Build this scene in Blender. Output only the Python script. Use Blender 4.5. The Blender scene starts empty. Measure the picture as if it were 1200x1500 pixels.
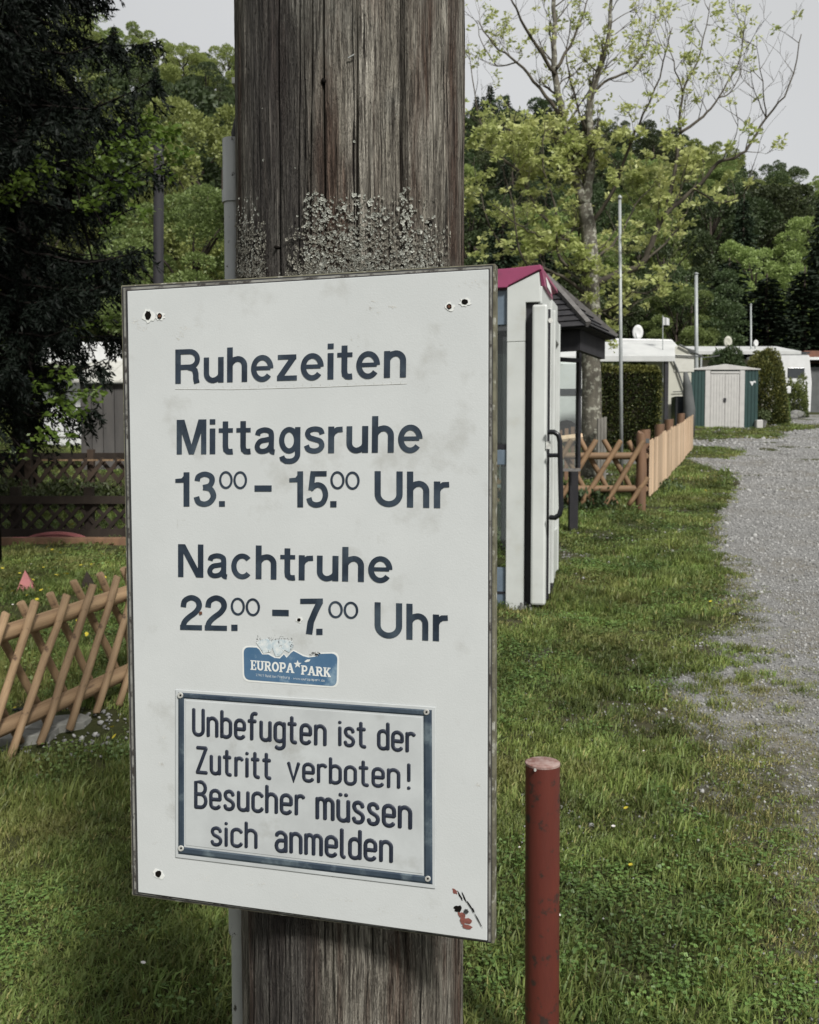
import bpy, math, random
import numpy as np
from mathutils import Vector, Matrix, Euler
R = math.radians
sc = bpy.context.scene
COL = sc.collection
# ---------------------------------------------------------------- camera
F = 1380.0
PITCH = R(3.0)
CAMZ = 1.5
cam_d = bpy.data.cameras.new('camera')
cam_d.sensor_fit = 'VERTICAL'; cam_d.sensor_height = 36.0; cam_d.sensor_width = 28.8
cam_d.lens = F / 1500 * 36
cam_d.clip_start = 0.05; cam_d.clip_end = 1500
cam_d.dof.use_dof = True; cam_d.dof.focus_distance = 1.12; cam_d.dof.aperture_fstop = 19
cam = bpy.data.objects.new('camera', cam_d); COL.objects.link(cam)
cam.location = (0, 0, CAMZ); cam.rotation_euler = (math.pi/2 - PITCH, 0, 0)
sc.camera = cam
# ---------------------------------------------------------------- world, sun, exposure
SUN = Vector((0.40, -0.80, 0.85)).normalized()
w = bpy.data.worlds.new('World'); sc.world = w; w.use_nodes = True
nt = w.node_tree; nt.nodes.clear()
def wn(t, **k):
    n = nt.nodes.new(t)
    for a, b in k.items(): setattr(n, a, b)
    return n
sky = wn('ShaderNodeTexSky', sky_type='NISHITA'); sky.sun_disc = False
sky.sun_elevation = math.asin(SUN.z); sky.sun_rotation = math.atan2(SUN.x, SUN.y); sky.air_density = 1.0; sky.dust_density = 3.0
tc = wn('ShaderNodeTexCoord'); sep = wn('ShaderNodeSeparateXYZ'); nt.links.new(tc.outputs['Generated'], sep.inputs[0])
mr = wn('ShaderNodeMapRange'); mr.inputs[1].default_value = 0; mr.inputs[2].default_value = 1; mr.inputs[3].default_value = 6.0; mr.inputs[4].default_value = 5.2
nt.links.new(sep.outputs[2], mr.inputs[0])
ns = wn('ShaderNodeTexNoise'); ns.inputs['Scale'].default_value = 1.6; ns.inputs['Detail'].default_value = 4
nt.links.new(tc.outputs['Generated'], ns.inputs['Vector'])
mr2 = wn('ShaderNodeMapRange'); mr2.inputs[1].default_value = .3; mr2.inputs[2].default_value = .7; mr2.inputs[3].default_value = .86; mr2.inputs[4].default_value = 1.12
nt.links.new(ns.outputs[0], mr2.inputs[0])
mu = wn('ShaderNodeMath', operation='MULTIPLY'); nt.links.new(mr.outputs[0], mu.inputs[0]); nt.links.new(mr2.outputs[0], mu.inputs[1])
vm = wn('ShaderNodeVectorMath', operation='SCALE'); vm.inputs[0].default_value = (1.0, 1.005, 1.0); nt.links.new(mu.outputs[0], vm.inputs['Scale'])
mx = wn('ShaderNodeMix', data_type='RGBA'); mx.inputs[0].default_value = .9
nt.links.new(sky.outputs[0], mx.inputs[6]); nt.links.new(vm.outputs[0], mx.inputs[7])
bg = wn('ShaderNodeBackground'); bg.inputs[1].default_value = .1; nt.links.new(mx.outputs[2], bg.inputs[0])
wo = wn('ShaderNodeOutputWorld'); nt.links.new(bg.outputs[0], wo.inputs[0])
sd = bpy.data.lights.new('sun', 'SUN'); sd.energy = 4.4; sd.angle = R(9); sd.color = (1, .97, .92)
so = bpy.data.objects.new('sun', sd); COL.objects.link(so); so.rotation_euler = SUN.to_track_quat('Z', 'Y').to_euler()
sc.view_settings.view_transform = 'Standard'; sc.view_settings.look = 'None'
sc.view_settings.exposure = 0.17; sc.view_settings.gamma = 1; sc.view_settings.use_curve_mapping = False
sc.render.engine = 'CYCLES'
sc.cycles.max_bounces = 6; sc.cycles.transparent_max_bounces = 12
# ---------------------------------------------------------------- geometry of the place
SL = 0.0882                                     # the lane and lawns climb gently away from the camera
def vnoise(x, y, seed=0):
    x = np.asarray(x, float); y = np.asarray(y, float)
    xi = np.floor(x).astype(np.int64); yi = np.floor(y).astype(np.int64)
    fx = x - xi; fy = y - yi; fx = fx*fx*(3-2*fx); fy = fy*fy*(3-2*fy)
    def h(a, b):
        n = (a*374761393 + b*668265263 + seed*1442695041) & 0xffffffff
        n = ((n ^ (n >> 13)) * 1274126177) & 0xffffffff
        return ((n ^ (n >> 16)) & 0xffff) / 65535.0
    return (h(xi, yi)*(1-fx)+h(xi+1, yi)*fx)*(1-fy) + (h(xi, yi+1)*(1-fx)+h(xi+1, yi+1)*fx)*fy
def fbm(x, y, seed=0, o=4):
    a = 0; s = .5; t = 0
    for i in range(o):
        a = a + s*vnoise(np.asarray(x)*2**i, np.asarray(y)*2**i, seed+i*7); t += s; s *= .5
    return a/t
def gz(x, y):
    x = np.asarray(x, float); y = np.asarray(y, float)
    base = SL*y
    u = x/np.maximum(y, 20)
    crest = 57 - 36*np.clip(u, -.6, .6)
    t = np.clip((y-56)/(172-56), 0, 1); t = t*t*(3-2*t)*.35 + t*.65
    hill = SL*56 + (crest-SL*56)*t
    z = np.where(y > 56, hill, base)
    und = (fbm(x*1.3, y*1.3, 3, 3)-.5)*.07*np.clip((y+4)/5, 0, 1)
    return z + und*np.where(y > 40, 3, 1)
def gzf(x, y): return float(gz(x, y))
def ray(px, py):
    r = Vector(((px-600)/F, math.cos(PITCH), -math.sin(PITCH)))
    return r + Vector((0, math.sin(PITCH), math.cos(PITCH)))*((750-py)/F)
C0 = Vector((0, 0, CAMZ))
def P(px, py, Y):
    r = ray(px, py); return C0 + r*(Y/r.y)
def G(px, py):
    r = ray(px, py); r = r/r.y
    return Vector((r.x, 1, r.z))*(CAMZ/(SL-r.z)) + Vector((0, 0, CAMZ))
def GX(px, Y):                                  # ground point at depth Y
    x = ray(px, 600); x = x.x/x.y*Y
    return Vector((x, Y, gzf(x, Y)))
# ---------------------------------------------------------------- materials
def mat(name, c1, c2=None, scale=6, st=(1, 1, 1), rough=.65, bump=0, bscale=None, bst=None, metal=0, transl=0, rnd=0,
        lo=.35, hi=.65, dirt=None, dscale=3, dlo=.55, dhi=.75, spec=.4, det=6, hue=0):
    m = bpy.data.materials.new(name); m.use_nodes = True
    t = m.node_tree; N = t.nodes; L = t.links; b = N['Principled BSDF']
    b.inputs['Roughness'].default_value = rough; b.inputs['Metallic'].default_value = metal
    b.inputs['Specular IOR Level'].default_value = spec
    co = N.new('ShaderNodeTexCoord')
    def noise(sc_, st_, lo_, hi_, d=det):
        mp = N.new('ShaderNodeMapping'); mp.inputs['Scale'].default_value = st_; L.new(co.outputs['Object'], mp.inputs[0])
        n = N.new('ShaderNodeTexNoise'); n.inputs['Scale'].default_value = sc_; n.inputs['Detail'].default_value = d
        n.inputs['Roughness'].default_value = .62
        L.new(mp.outputs[0], n.inputs['Vector'])
        r = N.new('ShaderNodeMapRange'); r.inputs[1].default_value = lo_; r.inputs[2].default_value = hi_; L.new(n.outputs[0], r.inputs[0])
        return r.outputs[0], n.outputs[0]
    def mixc(f, a, bb):
        k = N.new('ShaderNodeMix'); k.data_type = 'RGBA'
        L.new(f, k.inputs[0])
        for i, v in ((6, a), (7, bb)):
            if isinstance(v, tuple): k.inputs[i].default_value = (*v, 1)
            else: L.new(v, k.inputs[i])
        return k.outputs[2]
    if c2 is None: c2 = tuple(v*.8 for v in c1)
    f, raw = noise(scale, st, lo, hi)
    c = mixc(f, c1, c2)
    if dirt:
        f2, _ = noise(dscale, (1, 1, 1), dlo, dhi, 8); c = mixc(f2, c, dirt)
    if rnd:
        oi = N.new('ShaderNodeObjectInfo'); r = N.new('ShaderNodeMapRange'); r.inputs[3].default_value = 1-rnd; r.inputs[4].default_value = 1+rnd
        L.new(oi.outputs['Random'], r.inputs[0])
        hs = N.new('ShaderNodeHueSaturation'); L.new(r.outputs[0], hs.inputs['Value']); L.new(c, hs.inputs['Color'])
        if hue:
            r2 = N.new('ShaderNodeMapRange'); r2.inputs[3].default_value = .5-hue; r2.inputs[4].default_value = .5+hue
            mm = N.new('ShaderNodeMath'); mm.operation = 'FRACT'; m3 = N.new('ShaderNodeMath'); m3.operation = 'MULTIPLY'; m3.inputs[1].default_value = 7.31
            L.new(oi.outputs['Random'], m3.inputs[0]); L.new(m3.outputs[0], mm.inputs[0]); L.new(mm.outputs[0], r2.inputs[0]); L.new(r2.outputs[0], hs.inputs['Hue'])
        c = hs.outputs[0]
    L.new(c, b.inputs['Base Color'])
    if bump:
        f3, r3 = noise(bscale or scale*3, bst or st, 0, 1)
        bp = N.new('ShaderNodeBump'); bp.inputs['Strength'].default_value = 1; bp.inputs['Distance'].default_value = bump; L.new(r3, bp.inputs['Height']); L.new(bp.outputs[0], b.inputs['Normal'])
    if transl:
        tr = N.new('ShaderNodeBsdfTranslucent'); L.new(c, tr.inputs[0]); ms = N.new('ShaderNodeMixShader'); ms.inputs[0].default_value = transl
        L.new(b.outputs[0], ms.inputs[1]); L.new(tr.outputs[0], ms.inputs[2]); L.new(ms.outputs[0], N['Material Output'].inputs[0])
    return m
M = {}
M['soil'] = mat('soil', (.035, .042, .016), (.05, .052, .022), 3, bump=.02, bscale=30, dirt=(.055, .05, .028), dscale=1.3, dlo=.55, dhi=.7, rough=.95, spec=.1)
M['forest_floor'] = mat('forest_floor', (.02, .03, .01), (.03, .04, .015), 1, rough=.95, spec=.1)
M['gravel'] = mat('gravel', (.115, .115, .11), (.27, .27, .265), 48, rough=.9, bump=.012, bscale=60, dirt=(.14, .125, .095), dscale=.9, dlo=.5, dhi=.75, spec=.2, lo=.3, hi=.7)
M['pebble'] = mat('pebble', (.22, .215, .20), (.36, .35, .33), 30, rough=.85, spec=.3)
M['grass'] = mat('grass_blade', (.125, .175, .045), (.180, .225, .066), .9, rough=.5, transl=.35, rnd=.35, hue=.015, spec=.3)
M['grass_dry'] = mat('grass_dry', (.32, .29, .12), (.22, .225, .075), .9, rough=.6, transl=.3, rnd=.3, spec=.2)
M['clover'] = mat('clover', (.085, .155, .038), (.135, .21, .058), 3, rough=.5, transl=.3, rnd=.3)
M['petal'] = mat('petal', (.75, .72, .70), rough=.6, transl=.2)
M['yellow'] = mat('yellow_petal', (.6, .5, .05), rough=.6, transl=.2)
M['leaf_fresh'] = mat('leaf_fresh', (.27, .32, .105), (.17, .225, .070), .5, rough=.5, transl=.4, rnd=.30, hue=.02)
M['leaf_dull'] = mat('leaf_dull', (.078, .108, .042), (.050, .075, .030), .5, rough=.55, transl=.3, rnd=.35, hue=.02)
M['leaf_brown'] = mat('leaf_brown', (.075, .055, .04), (.05, .04, .03), .5, rough=.6, transl=.2, rnd=.2)
M['needle_far'] = mat('needle_far', (.012, .022, .012), (.022, .035, .016), .5, rough=.6, rnd=.3, spec=.2)
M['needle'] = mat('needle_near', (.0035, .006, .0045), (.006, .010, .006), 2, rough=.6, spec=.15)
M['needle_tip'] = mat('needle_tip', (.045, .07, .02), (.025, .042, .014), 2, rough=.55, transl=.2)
M['leaf_beech'] = mat('leaf_beech', (.09, .15, .025), (.13, .19, .035), 3, rough=.45, transl=.45)
M['leaf_ash'] = mat('leaf_ash', (.56, .58, .25), (.34, .40, .13), 1.6, rough=.45, transl=.45)
M['hedge'] = mat('hedge_leaf', (.028, .042, .013), (.05, .062, .018), 2, rough=.55, spec=.3)
M['hedge_lit_and_tip'] = mat('hedge_lit_and_tip', (.17, .17, .045), (.10, .11, .03), 3, rough=.5, transl=.2)  # yellowish tip colour; on the hedge it paints the sunlit faces
M['bark'] = mat('bark', (.075, .07, .058), (.14, .13, .105), 14, (1, 1, .35), rough=.9, bump=.01, dirt=(.30, .30, .25), dscale=14, dlo=.52, dhi=.6, spec=.2)
M['twig'] = mat('twig', (.05, .043, .035), (.085, .075, .055), 8, rough=.85, spec=.2)
M['bark_black'] = mat('bark_black', (.010, .009, .009), (.018, .015, .013), 12, (1, 1, .3), rough=.95, spec=.05)
M['bark_dark'] = mat('bark_dark', (.03, .024, .02), (.05, .04, .032), 12, (1, 1, .3), rough=.9, bump=.01, spec=.2)
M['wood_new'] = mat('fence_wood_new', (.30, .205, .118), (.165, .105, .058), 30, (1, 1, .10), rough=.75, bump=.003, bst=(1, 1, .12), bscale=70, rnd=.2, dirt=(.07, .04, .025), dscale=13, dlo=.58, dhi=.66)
M['wood_red'] = mat('fence_wood_red', (.165, .092, .052), (.10, .058, .035), 10, (1, 1, .2), rough=.65, bump=.002, rnd=.12)
M['wood_brown'] = mat('fence_wood_brown', (.22, .135, .072), (.13, .082, .045), 10, (1, 1, .2), rough=.7, bump=.003, rnd=.15, dirt=(.06, .04, .025), dscale=6, dlo=.55, dhi=.7)
M['wood_shade'] = mat('fence_wood_shade', (.055, .036, .024), (.032, .022, .016), 10, (1, 1, .2), rough=.8, rnd=.2)  # shaded back fence: shade is put into this wood colour
M['wood_pale'] = mat('fence_plank_pale', (.50, .375, .26), (.40, .285, .185), 22, (1, 1, .08), rough=.7, bump=.002, rnd=.28, dirt=(.22, .12, .07), dscale=11, dlo=.66, dhi=.7)
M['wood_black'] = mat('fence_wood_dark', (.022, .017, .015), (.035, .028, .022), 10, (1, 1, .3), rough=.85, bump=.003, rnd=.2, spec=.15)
M['wood_grey'] = mat('post_wood_grey', (.12, .115, .10), (.2, .19, .17), 12, (1, 1, .2), rough=.85, bump=.004)
M['lichen'] = mat('lichen', (.50, .51, .46), (.29, .30, .27), 120, rough=.95, bump=.002, spec=.1)
M['lichen_dark'] = mat('lichen_dark', (.17, .165, .14), (.30, .29, .25), 120, rough=.95, spec=.1)
M['signwhite'] = mat('sign_white', (.50, .52, .52), (.47, .49, .49), 9, rough=.45, bump=.00018, bscale=500, dirt=(.30, .30, .275), dscale=11, dlo=.585, dhi=.85, spec=.35, det=8)
M['signdark'] = mat('sign_seal', (.02, .022, .025), (.04, .04, .038), 60, rough=.8)
M['signmetal'] = mat('sign_trim', (.28, .28, .26), (.16, .155, .14), 40, rough=.6, metal=.2, dirt=(.05, .045, .04), dscale=60, dlo=.5, dhi=.6)
M['signboard'] = mat('sign_board_edge', (.15, .145, .10), (.07, .065, .045), 50, rough=.9, bump=.001, dirt=(.30, .30, .26), dscale=70, dlo=.56, dhi=.66)
M['vinyl'] = mat('letter_vinyl', (.011, .018, .030), (.024, .037, .056), 28, rough=.42, dirt=(.05, .07, .09), dscale=22, dlo=.5, dhi=.75, spec=.4)
M['paintblue'] = mat('letter_paint', (.012, .016, .028), (.022, .028, .045), 60, rough=.5)
M['plate'] = mat('plate_white', (.47, .495, .50), (.40, .42, .425), 14, rough=.38, dirt=(.27, .27, .25), dscale=16, dlo=.6, dhi=.85, spec=.4)
M['platebord'] = mat('plate_border', (.022, .034, .055), (.055, .075, .095), 14, rough=.35, dirt=(.15, .19, .21), dscale=25, dlo=.55, dhi=.75)
M['rivet'] = mat('rivet', (.6, .61, .58), (.4, .4, .38), 80, rough=.45, metal=.3)
M['hole'] = mat('screw_hole', (.008, .007, .006), rough=.95, spec=.05)
M['rust'] = mat('rust', (.13, .055, .03), (.07, .03, .02), 60, rough=.9)
M['rustred'] = mat('flaked_red_primer', (.22, .075, .06), (.13, .045, .035), 150, rough=.8)
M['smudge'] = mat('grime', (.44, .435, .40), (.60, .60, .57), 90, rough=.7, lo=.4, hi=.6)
M['stickblue'] = mat('sticker_blue', (.05, .115, .205), (.08, .15, .24), 30, rough=.4, dirt=(.22, .31, .38), dscale=40, dlo=.55, dhi=.72)
M['stickwhite'] = mat('sticker_white', (.66, .67, .65), (.58, .6, .58), 90, rough=.5)
M['stickpaper'] = mat('sticker_scrap', (.60, .62, .61), (.38, .46, .50), 160, rough=.7, dirt=(.12, .13, .14), dscale=240, dlo=.6, dhi=.64)
M['redpipe'] = mat('red_pipe', (.098, .023, .016), (.062, .017, .013), 7, (1, 1, .25), rough=.5, bump=.0006, bscale=160, dirt=(.032, .020, .016), dscale=34, dlo=.565, dhi=.63, spec=.35)
M['pipetop'] = mat('pipe_cap', (.30, .22, .20), (.17, .08, .065), 60, rough=.7)
M['zinc'] = mat('conduit_zinc', (.30, .31, .31), (.40, .41, .40), 18, (1, 1, .3), rough=.5, metal=.25, bump=.0004, bscale=90, dirt=(.05, .045, .04), dscale=70, dlo=.62, dhi=.68)
M['cable'] = mat('cable', (.025, .023, .02), rough=.6)
M['booth'] = mat('booth_grey', (.50, .52, .505), (.45, .47, .455), 5, rough=.42, dirt=(.42, .42, .38), dscale=5, dlo=.58, dhi=.8, spec=.4)
M['boothblue'] = mat('booth_bluegrey', (.13, .17, .21), (.09, .12, .155), 8, rough=.4)
M['magenta'] = mat('booth_magenta', (.26, .05, .115), (.23, .045, .10), 8, rough=.4, dirt=(.19, .045, .09), dscale=20)
M['black'] = mat('black_rubber', (.010, .010, .014), (.018, .018, .022), 10, rough=.5)
M['handle'] = mat('black_handle', (.008, .009, .012), rough=.3)
M['shingle'] = mat('shingle', (.014, .014, .017), (.032, .031, .033), 12, rough=.85, bump=.004, rnd=.25, dirt=(.10, .10, .10), dscale=30, dlo=.66, dhi=.7)
M['shingle_edge'] = mat('ridge_board', (.13, .125, .12), (.08, .075, .072), 20, rough=.8)
M['darkwood'] = mat('dark_timber', (.010, .010, .013), (.018, .017, .019), 12, (1, 1, .3), rough=.8)
M['white'] = mat('caravan_white', (.56, .57, .57), (.50, .51, .51), 3, rough=.4, dirt=(.52, .52, .48), dscale=2.5, dlo=.6, dhi=.8)
M['cream'] = mat('caravan_cream', (.44, .44, .38), (.40, .40, .345), 3, rough=.5)
M['awning'] = mat('awning_canvas', (.46, .47, .46), (.38, .39, .385), 2, rough=.7)
M['awning_beige'] = mat('awning_beige', (.42, .41, .34), (.34, .33, .28), 2, rough=.7)
M['greywall'] = mat('shed_boards', (.065, .062, .06), (.085, .08, .076), 9, (1, 1, .15), rough=.8, rnd=.12)
M['palegrey'] = mat('pale_sheet', (.42, .42, .38), (.48, .48, .44), 6, rough=.5)
M['shedgrey'] = mat('shed_grey', (.42, .415, .40), (.37, .365, .355), 5, rough=.5, dirt=(.34, .33, .30), dscale=5, dlo=.6, dhi=.8)
M['shedgreen'] = mat('shed_green', (.011, .040, .037), (.008, .030, .028), 5, rough=.5)
M['redplast'] = mat('faded_red_board', (.36, .125, .125), (.30, .10, .10), 6, rough=.6, dirt=(.2, .09, .08), dscale=10)
M['stone'] = mat('stone', (.20, .20, .19), (.13, .13, .125), 8, rough=.9, bump=.02, dirt=(.08, .09, .05), dscale=4)
M['slab'] = mat('slab', (.24, .24, .22), (.17, .17, .155), 14, rough=.9, bump=.004)
M['pole_metal'] = mat('pole_metal', (.34, .36, .36), (.26, .28, .28), 12, rough=.5, metal=.2)
M['darkglass'] = mat('dark_window', (.03, .035, .04), rough=.15, spec=.6)
M['roofbrown'] = mat('roof_brown', (.16, .07, .045), (.11, .05, .035), 6, rough=.8)
M['greycloth'] = mat('grey_cover', (.06, .065, .065), (.09, .095, .095), 3, rough=.8)
def patchy(m, lo=.5, hi=1.5, yel=(.30, .27, .10)):  # lit yellowish and shadow-dark lawn patches painted into the blade colour
    t = m.node_tree; N = t.nodes; L = t.links; hs = [n for n in N if n.type == 'HUE_SAT'][0]; out = hs.outputs[0]; tos = [l.to_socket for l in out.links]
    oi = N.new('ShaderNodeObjectInfo'); mp = N.new('ShaderNodeMapping'); mp.inputs['Scale'].default_value = (1, 1, 0); L.new(oi.outputs['Location'], mp.inputs[0])
    n = N.new('ShaderNodeTexNoise'); n.inputs['Scale'].default_value = 1.5; n.inputs['Detail'].default_value = 5; n.inputs['Roughness'].default_value = .65; L.new(mp.outputs[0], n.inputs[0])
    q = N.new('ShaderNodeMapRange'); q.inputs[1].default_value = .36; q.inputs[2].default_value = .66; q.inputs[3].default_value = lo; q.inputs[4].default_value = hi; L.new(n.outputs[0], q.inputs[0])
    v = N.new('ShaderNodeVectorMath'); v.operation = 'SCALE'; L.new(out, v.inputs[0]); L.new(q.outputs[0], v.inputs['Scale'])
    n2 = N.new('ShaderNodeTexNoise'); n2.inputs['Scale'].default_value = .8; n2.inputs['Detail'].default_value = 6; n2.inputs['Roughness'].default_value = .7; L.new(mp.outputs[0], n2.inputs[0])
    q2 = N.new('ShaderNodeMapRange'); q2.inputs[1].default_value = .50; q2.inputs[2].default_value = .68; q2.inputs[4].default_value = .75; L.new(n2.outputs[0], q2.inputs[0])
    x = N.new('ShaderNodeMix'); x.data_type = 'RGBA'; L.new(q2.outputs[0], x.inputs[0]); L.new(v.outputs[0], x.inputs[6]); x.inputs[7].default_value = (*yel, 1)
    for s_ in tos: L.new(x.outputs[2], s_)
patchy(M['grass'], .5, 1.5, (.27, .25, .09)); patchy(M['clover'], .55, 1.45, (.25, .28, .09)); patchy(M['grass_dry'], .6, 1.3, (.28, .24, .12))
def glass_mat():
    m = bpy.data.materials.new('clear_glass'); m.use_nodes = True; N = m.node_tree.nodes; L = m.node_tree.links
    N.remove(N['Principled BSDF']); g = N.new('ShaderNodeBsdfGlossy'); g.inputs['Roughness'].default_value = .02
    t = N.new('ShaderNodeBsdfTransparent'); t.inputs[0].default_value = (.86, .90, .88, 1); fr = N.new('ShaderNodeFresnel'); fr.inputs[0].default_value = 1.5
    x = N.new('ShaderNodeMixShader'); L.new(fr.outputs[0], x.inputs[0]); L.new(t.outputs[0], x.inputs[1]); L.new(g.outputs[0], x.inputs[2]); L.new(x.outputs[0], N['Material Output'].inputs[0])
    return m
M['glass'] = glass_mat()
# weathered utility pole
def pole_mat():
    m = bpy.data.materials.new('weathered_pole'); m.use_nodes = True; t = m.node_tree; N = t.nodes; L = t.links; b = N['Principled BSDF']
    b.inputs['Roughness'].default_value = .88; b.inputs['Specular IOR Level'].default_value = .15
    co = N.new('ShaderNodeTexCoord')
    wv = N.new('ShaderNodeTexNoise'); wv.inputs['Scale'].default_value = 1.0; wv.inputs['Detail'].default_value = 3
    mp0 = N.new('ShaderNodeMapping'); mp0.inputs['Scale'].default_value = (9, 9, 5); L.new(co.outputs['Object'], mp0.inputs[0]); L.new(mp0.outputs[0], wv.inputs[0])
    sb = N.new('ShaderNodeVectorMath'); sb.operation = 'SUBTRACT'; sb.inputs[1].default_value = (.5, .5, .5); L.new(wv.outputs[1], sb.inputs[0])
    sm = N.new('ShaderNodeVectorMath'); sm.operation = 'MULTIPLY'; sm.inputs[1].default_value = (.012, .012, 0); L.new(sb.outputs[0], sm.inputs[0])
    ad = N.new('ShaderNodeVectorMath'); L.new(co.outputs['Object'], ad.inputs[0]); L.new(sm.outputs[0], ad.inputs[1])
    def nz(s, st, lo, hi, d=6, r=.65, vec=ad.outputs[0]):
        mp = N.new('ShaderNodeMapping'); mp.inputs['Scale'].default_value = st; L.new(vec, mp.inputs[0])
        n = N.new('ShaderNodeTexNoise'); n.inputs['Scale'].default_value = s; n.inputs['Detail'].default_value = d; n.inputs['Roughness'].default_value = r; L.new(mp.outputs[0], n.inputs[0])
        q = N.new('ShaderNodeMapRange'); q.inputs[1].default_value = lo; q.inputs[2].default_value = hi; L.new(n.outputs[0], q.inputs[0]); return q.outputs[0]
    def mix(f, a, c):
        k = N.new('ShaderNodeMix'); k.data_type = 'RGBA'; L.new(f, k.inputs[0])
        for i, v in ((6, a), (7, c)):
            if isinstance(v, tuple): k.inputs[i].default_value = (*v, 1)
            else: L.new(v, k.inputs[i])
        return k.outputs[2]
    fine = nz(1, (420, 420, 14), .36, .64, 4)
    med = nz(1, (95, 95, 5), .40, .60, 7)
    big = nz(1, (26, 26, 2.2), .47, .60, 6)
    big2 = nz(1, (20, 20, 1.7), .50, .66, 5)
    c = mix(fine, (.035, .030, .026), (.36, .335, .28))
    c = mix(med, c, mix(fine, (.07, .062, .052), (.24, .22, .185)))
    sil = mix(fine, (.09, .08, .068), (.55, .52, .45))
    c = mix(big2, c, sil)
    c = mix(big, c, mix(fine, (.028, .020, .016), (.14, .10, .078)))
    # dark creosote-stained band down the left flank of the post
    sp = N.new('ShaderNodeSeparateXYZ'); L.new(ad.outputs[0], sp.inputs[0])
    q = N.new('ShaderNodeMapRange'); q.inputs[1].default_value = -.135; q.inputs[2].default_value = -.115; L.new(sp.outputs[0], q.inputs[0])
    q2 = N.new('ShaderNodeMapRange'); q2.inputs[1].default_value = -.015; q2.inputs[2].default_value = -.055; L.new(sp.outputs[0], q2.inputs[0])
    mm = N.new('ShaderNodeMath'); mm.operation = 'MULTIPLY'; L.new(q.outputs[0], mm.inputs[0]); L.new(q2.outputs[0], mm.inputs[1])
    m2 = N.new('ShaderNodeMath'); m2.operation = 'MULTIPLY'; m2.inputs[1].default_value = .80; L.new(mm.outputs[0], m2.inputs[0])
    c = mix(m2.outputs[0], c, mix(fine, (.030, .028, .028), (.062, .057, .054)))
    # hairline cracks
    cr = nz(1, (300, 300, 2.6), .66, .70, 2, .4)
    c = mix(cr, c, (.008, .007, .006))
    gn = nz(16, (1, 1, .5), .56, .72); c = mix(gn, c, mix(fine, (.05, .048, .04), (.26, .25, .22)))
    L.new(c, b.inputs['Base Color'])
    bp = N.new('ShaderNodeBump'); bp.inputs['Distance'].default_value = .0035; bp.inputs['Strength'].default_value = 1; L.new(fine, bp.inputs['Height'])
    b2 = N.new('ShaderNodeBump'); b2.inputs['Distance'].default_value = .004; L.new(med, b2.inputs['Height']); L.new(bp.outputs[0], b2.inputs['Normal'])
    b3 = N.new('ShaderNodeBump'); b3.invert = True; b3.inputs['Distance'].default_value = .008; L.new(cr, b3.inputs['Height']); L.new(b2.outputs[0], b3.inputs['Normal'])
    L.new(b3.outputs[0], b.inputs['Normal'])
    return m
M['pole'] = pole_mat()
# ---------------------------------------------------------------- mesh helpers
def mesh_np(name, V, faces, mats, smooth=False, mi=None):
    """V (n,3) array, faces: list of (k,m) int arrays or list of tuples"""
    me = bpy.data.meshes.new(name)
    V = np.asarray(V, np.float32)
    if isinstance(faces, list):
        me.from_pydata(V.tolist(), [], faces)
    else:
        k, m_ = faces.shape
        me.vertices.add(len(V)); me.vertices.foreach_set('co', V.ravel())
        me.loops.add(k*m_); me.loops.foreach_set('vertex_index', faces.astype(np.int32).ravel())
        me.polygons.add(k); me.polygons.foreach_set('loop_start', np.arange(0, k*m_, m_, dtype=np.int32))
        me.polygons.foreach_set('loop_total', np.full(k, m_, np.int32)); me.update(calc_edges=True)
    for a in (mats if isinstance(mats, (list, tuple)) else [mats]): me.materials.append(a)
    if mi is not None: me.polygons.foreach_set('material_index', np.asarray(mi, np.int32))
    if smooth: me.polygons.foreach_set('use_smooth', np.ones(len(me.polygons), bool))
    me.update()
    return me
def tag(o, label=None, cat=None, group=None, kind=None):
    for k, v in (('label', label), ('category', cat), ('group', group), ('kind', kind)):
        if v: o[k] = v
    return o
def empty(name, loc, label, cat, group=None, rz=0):
    o = bpy.data.objects.new(name, None); COL.objects.link(o); o.location = loc; o.rotation_euler = (0, 0, rz); o.empty_display_size = .1
    return tag(o, label, cat, group)
def link(name, me, parent=None, world=True, mtx=None):
    o = bpy.data.objects.new(name, me); COL.objects.link(o)
    if parent is not None:
        o.parent = parent
        if world:
            top = parent
            pm = Matrix.LocRotScale(parent.location, parent.rotation_euler, parent.scale)
            while top.parent is not None:
                top = top.parent; pm = Matrix.LocRotScale(top.location, top.rotation_euler, top.scale) @ pm
            inv = pm.inverted(); o.matrix_local = inv @ (mtx if mtx is not None else Matrix())
        elif mtx is not None: o.matrix_local = mtx
    elif mtx is not None: o.matrix_world = mtx
    return o
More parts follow.
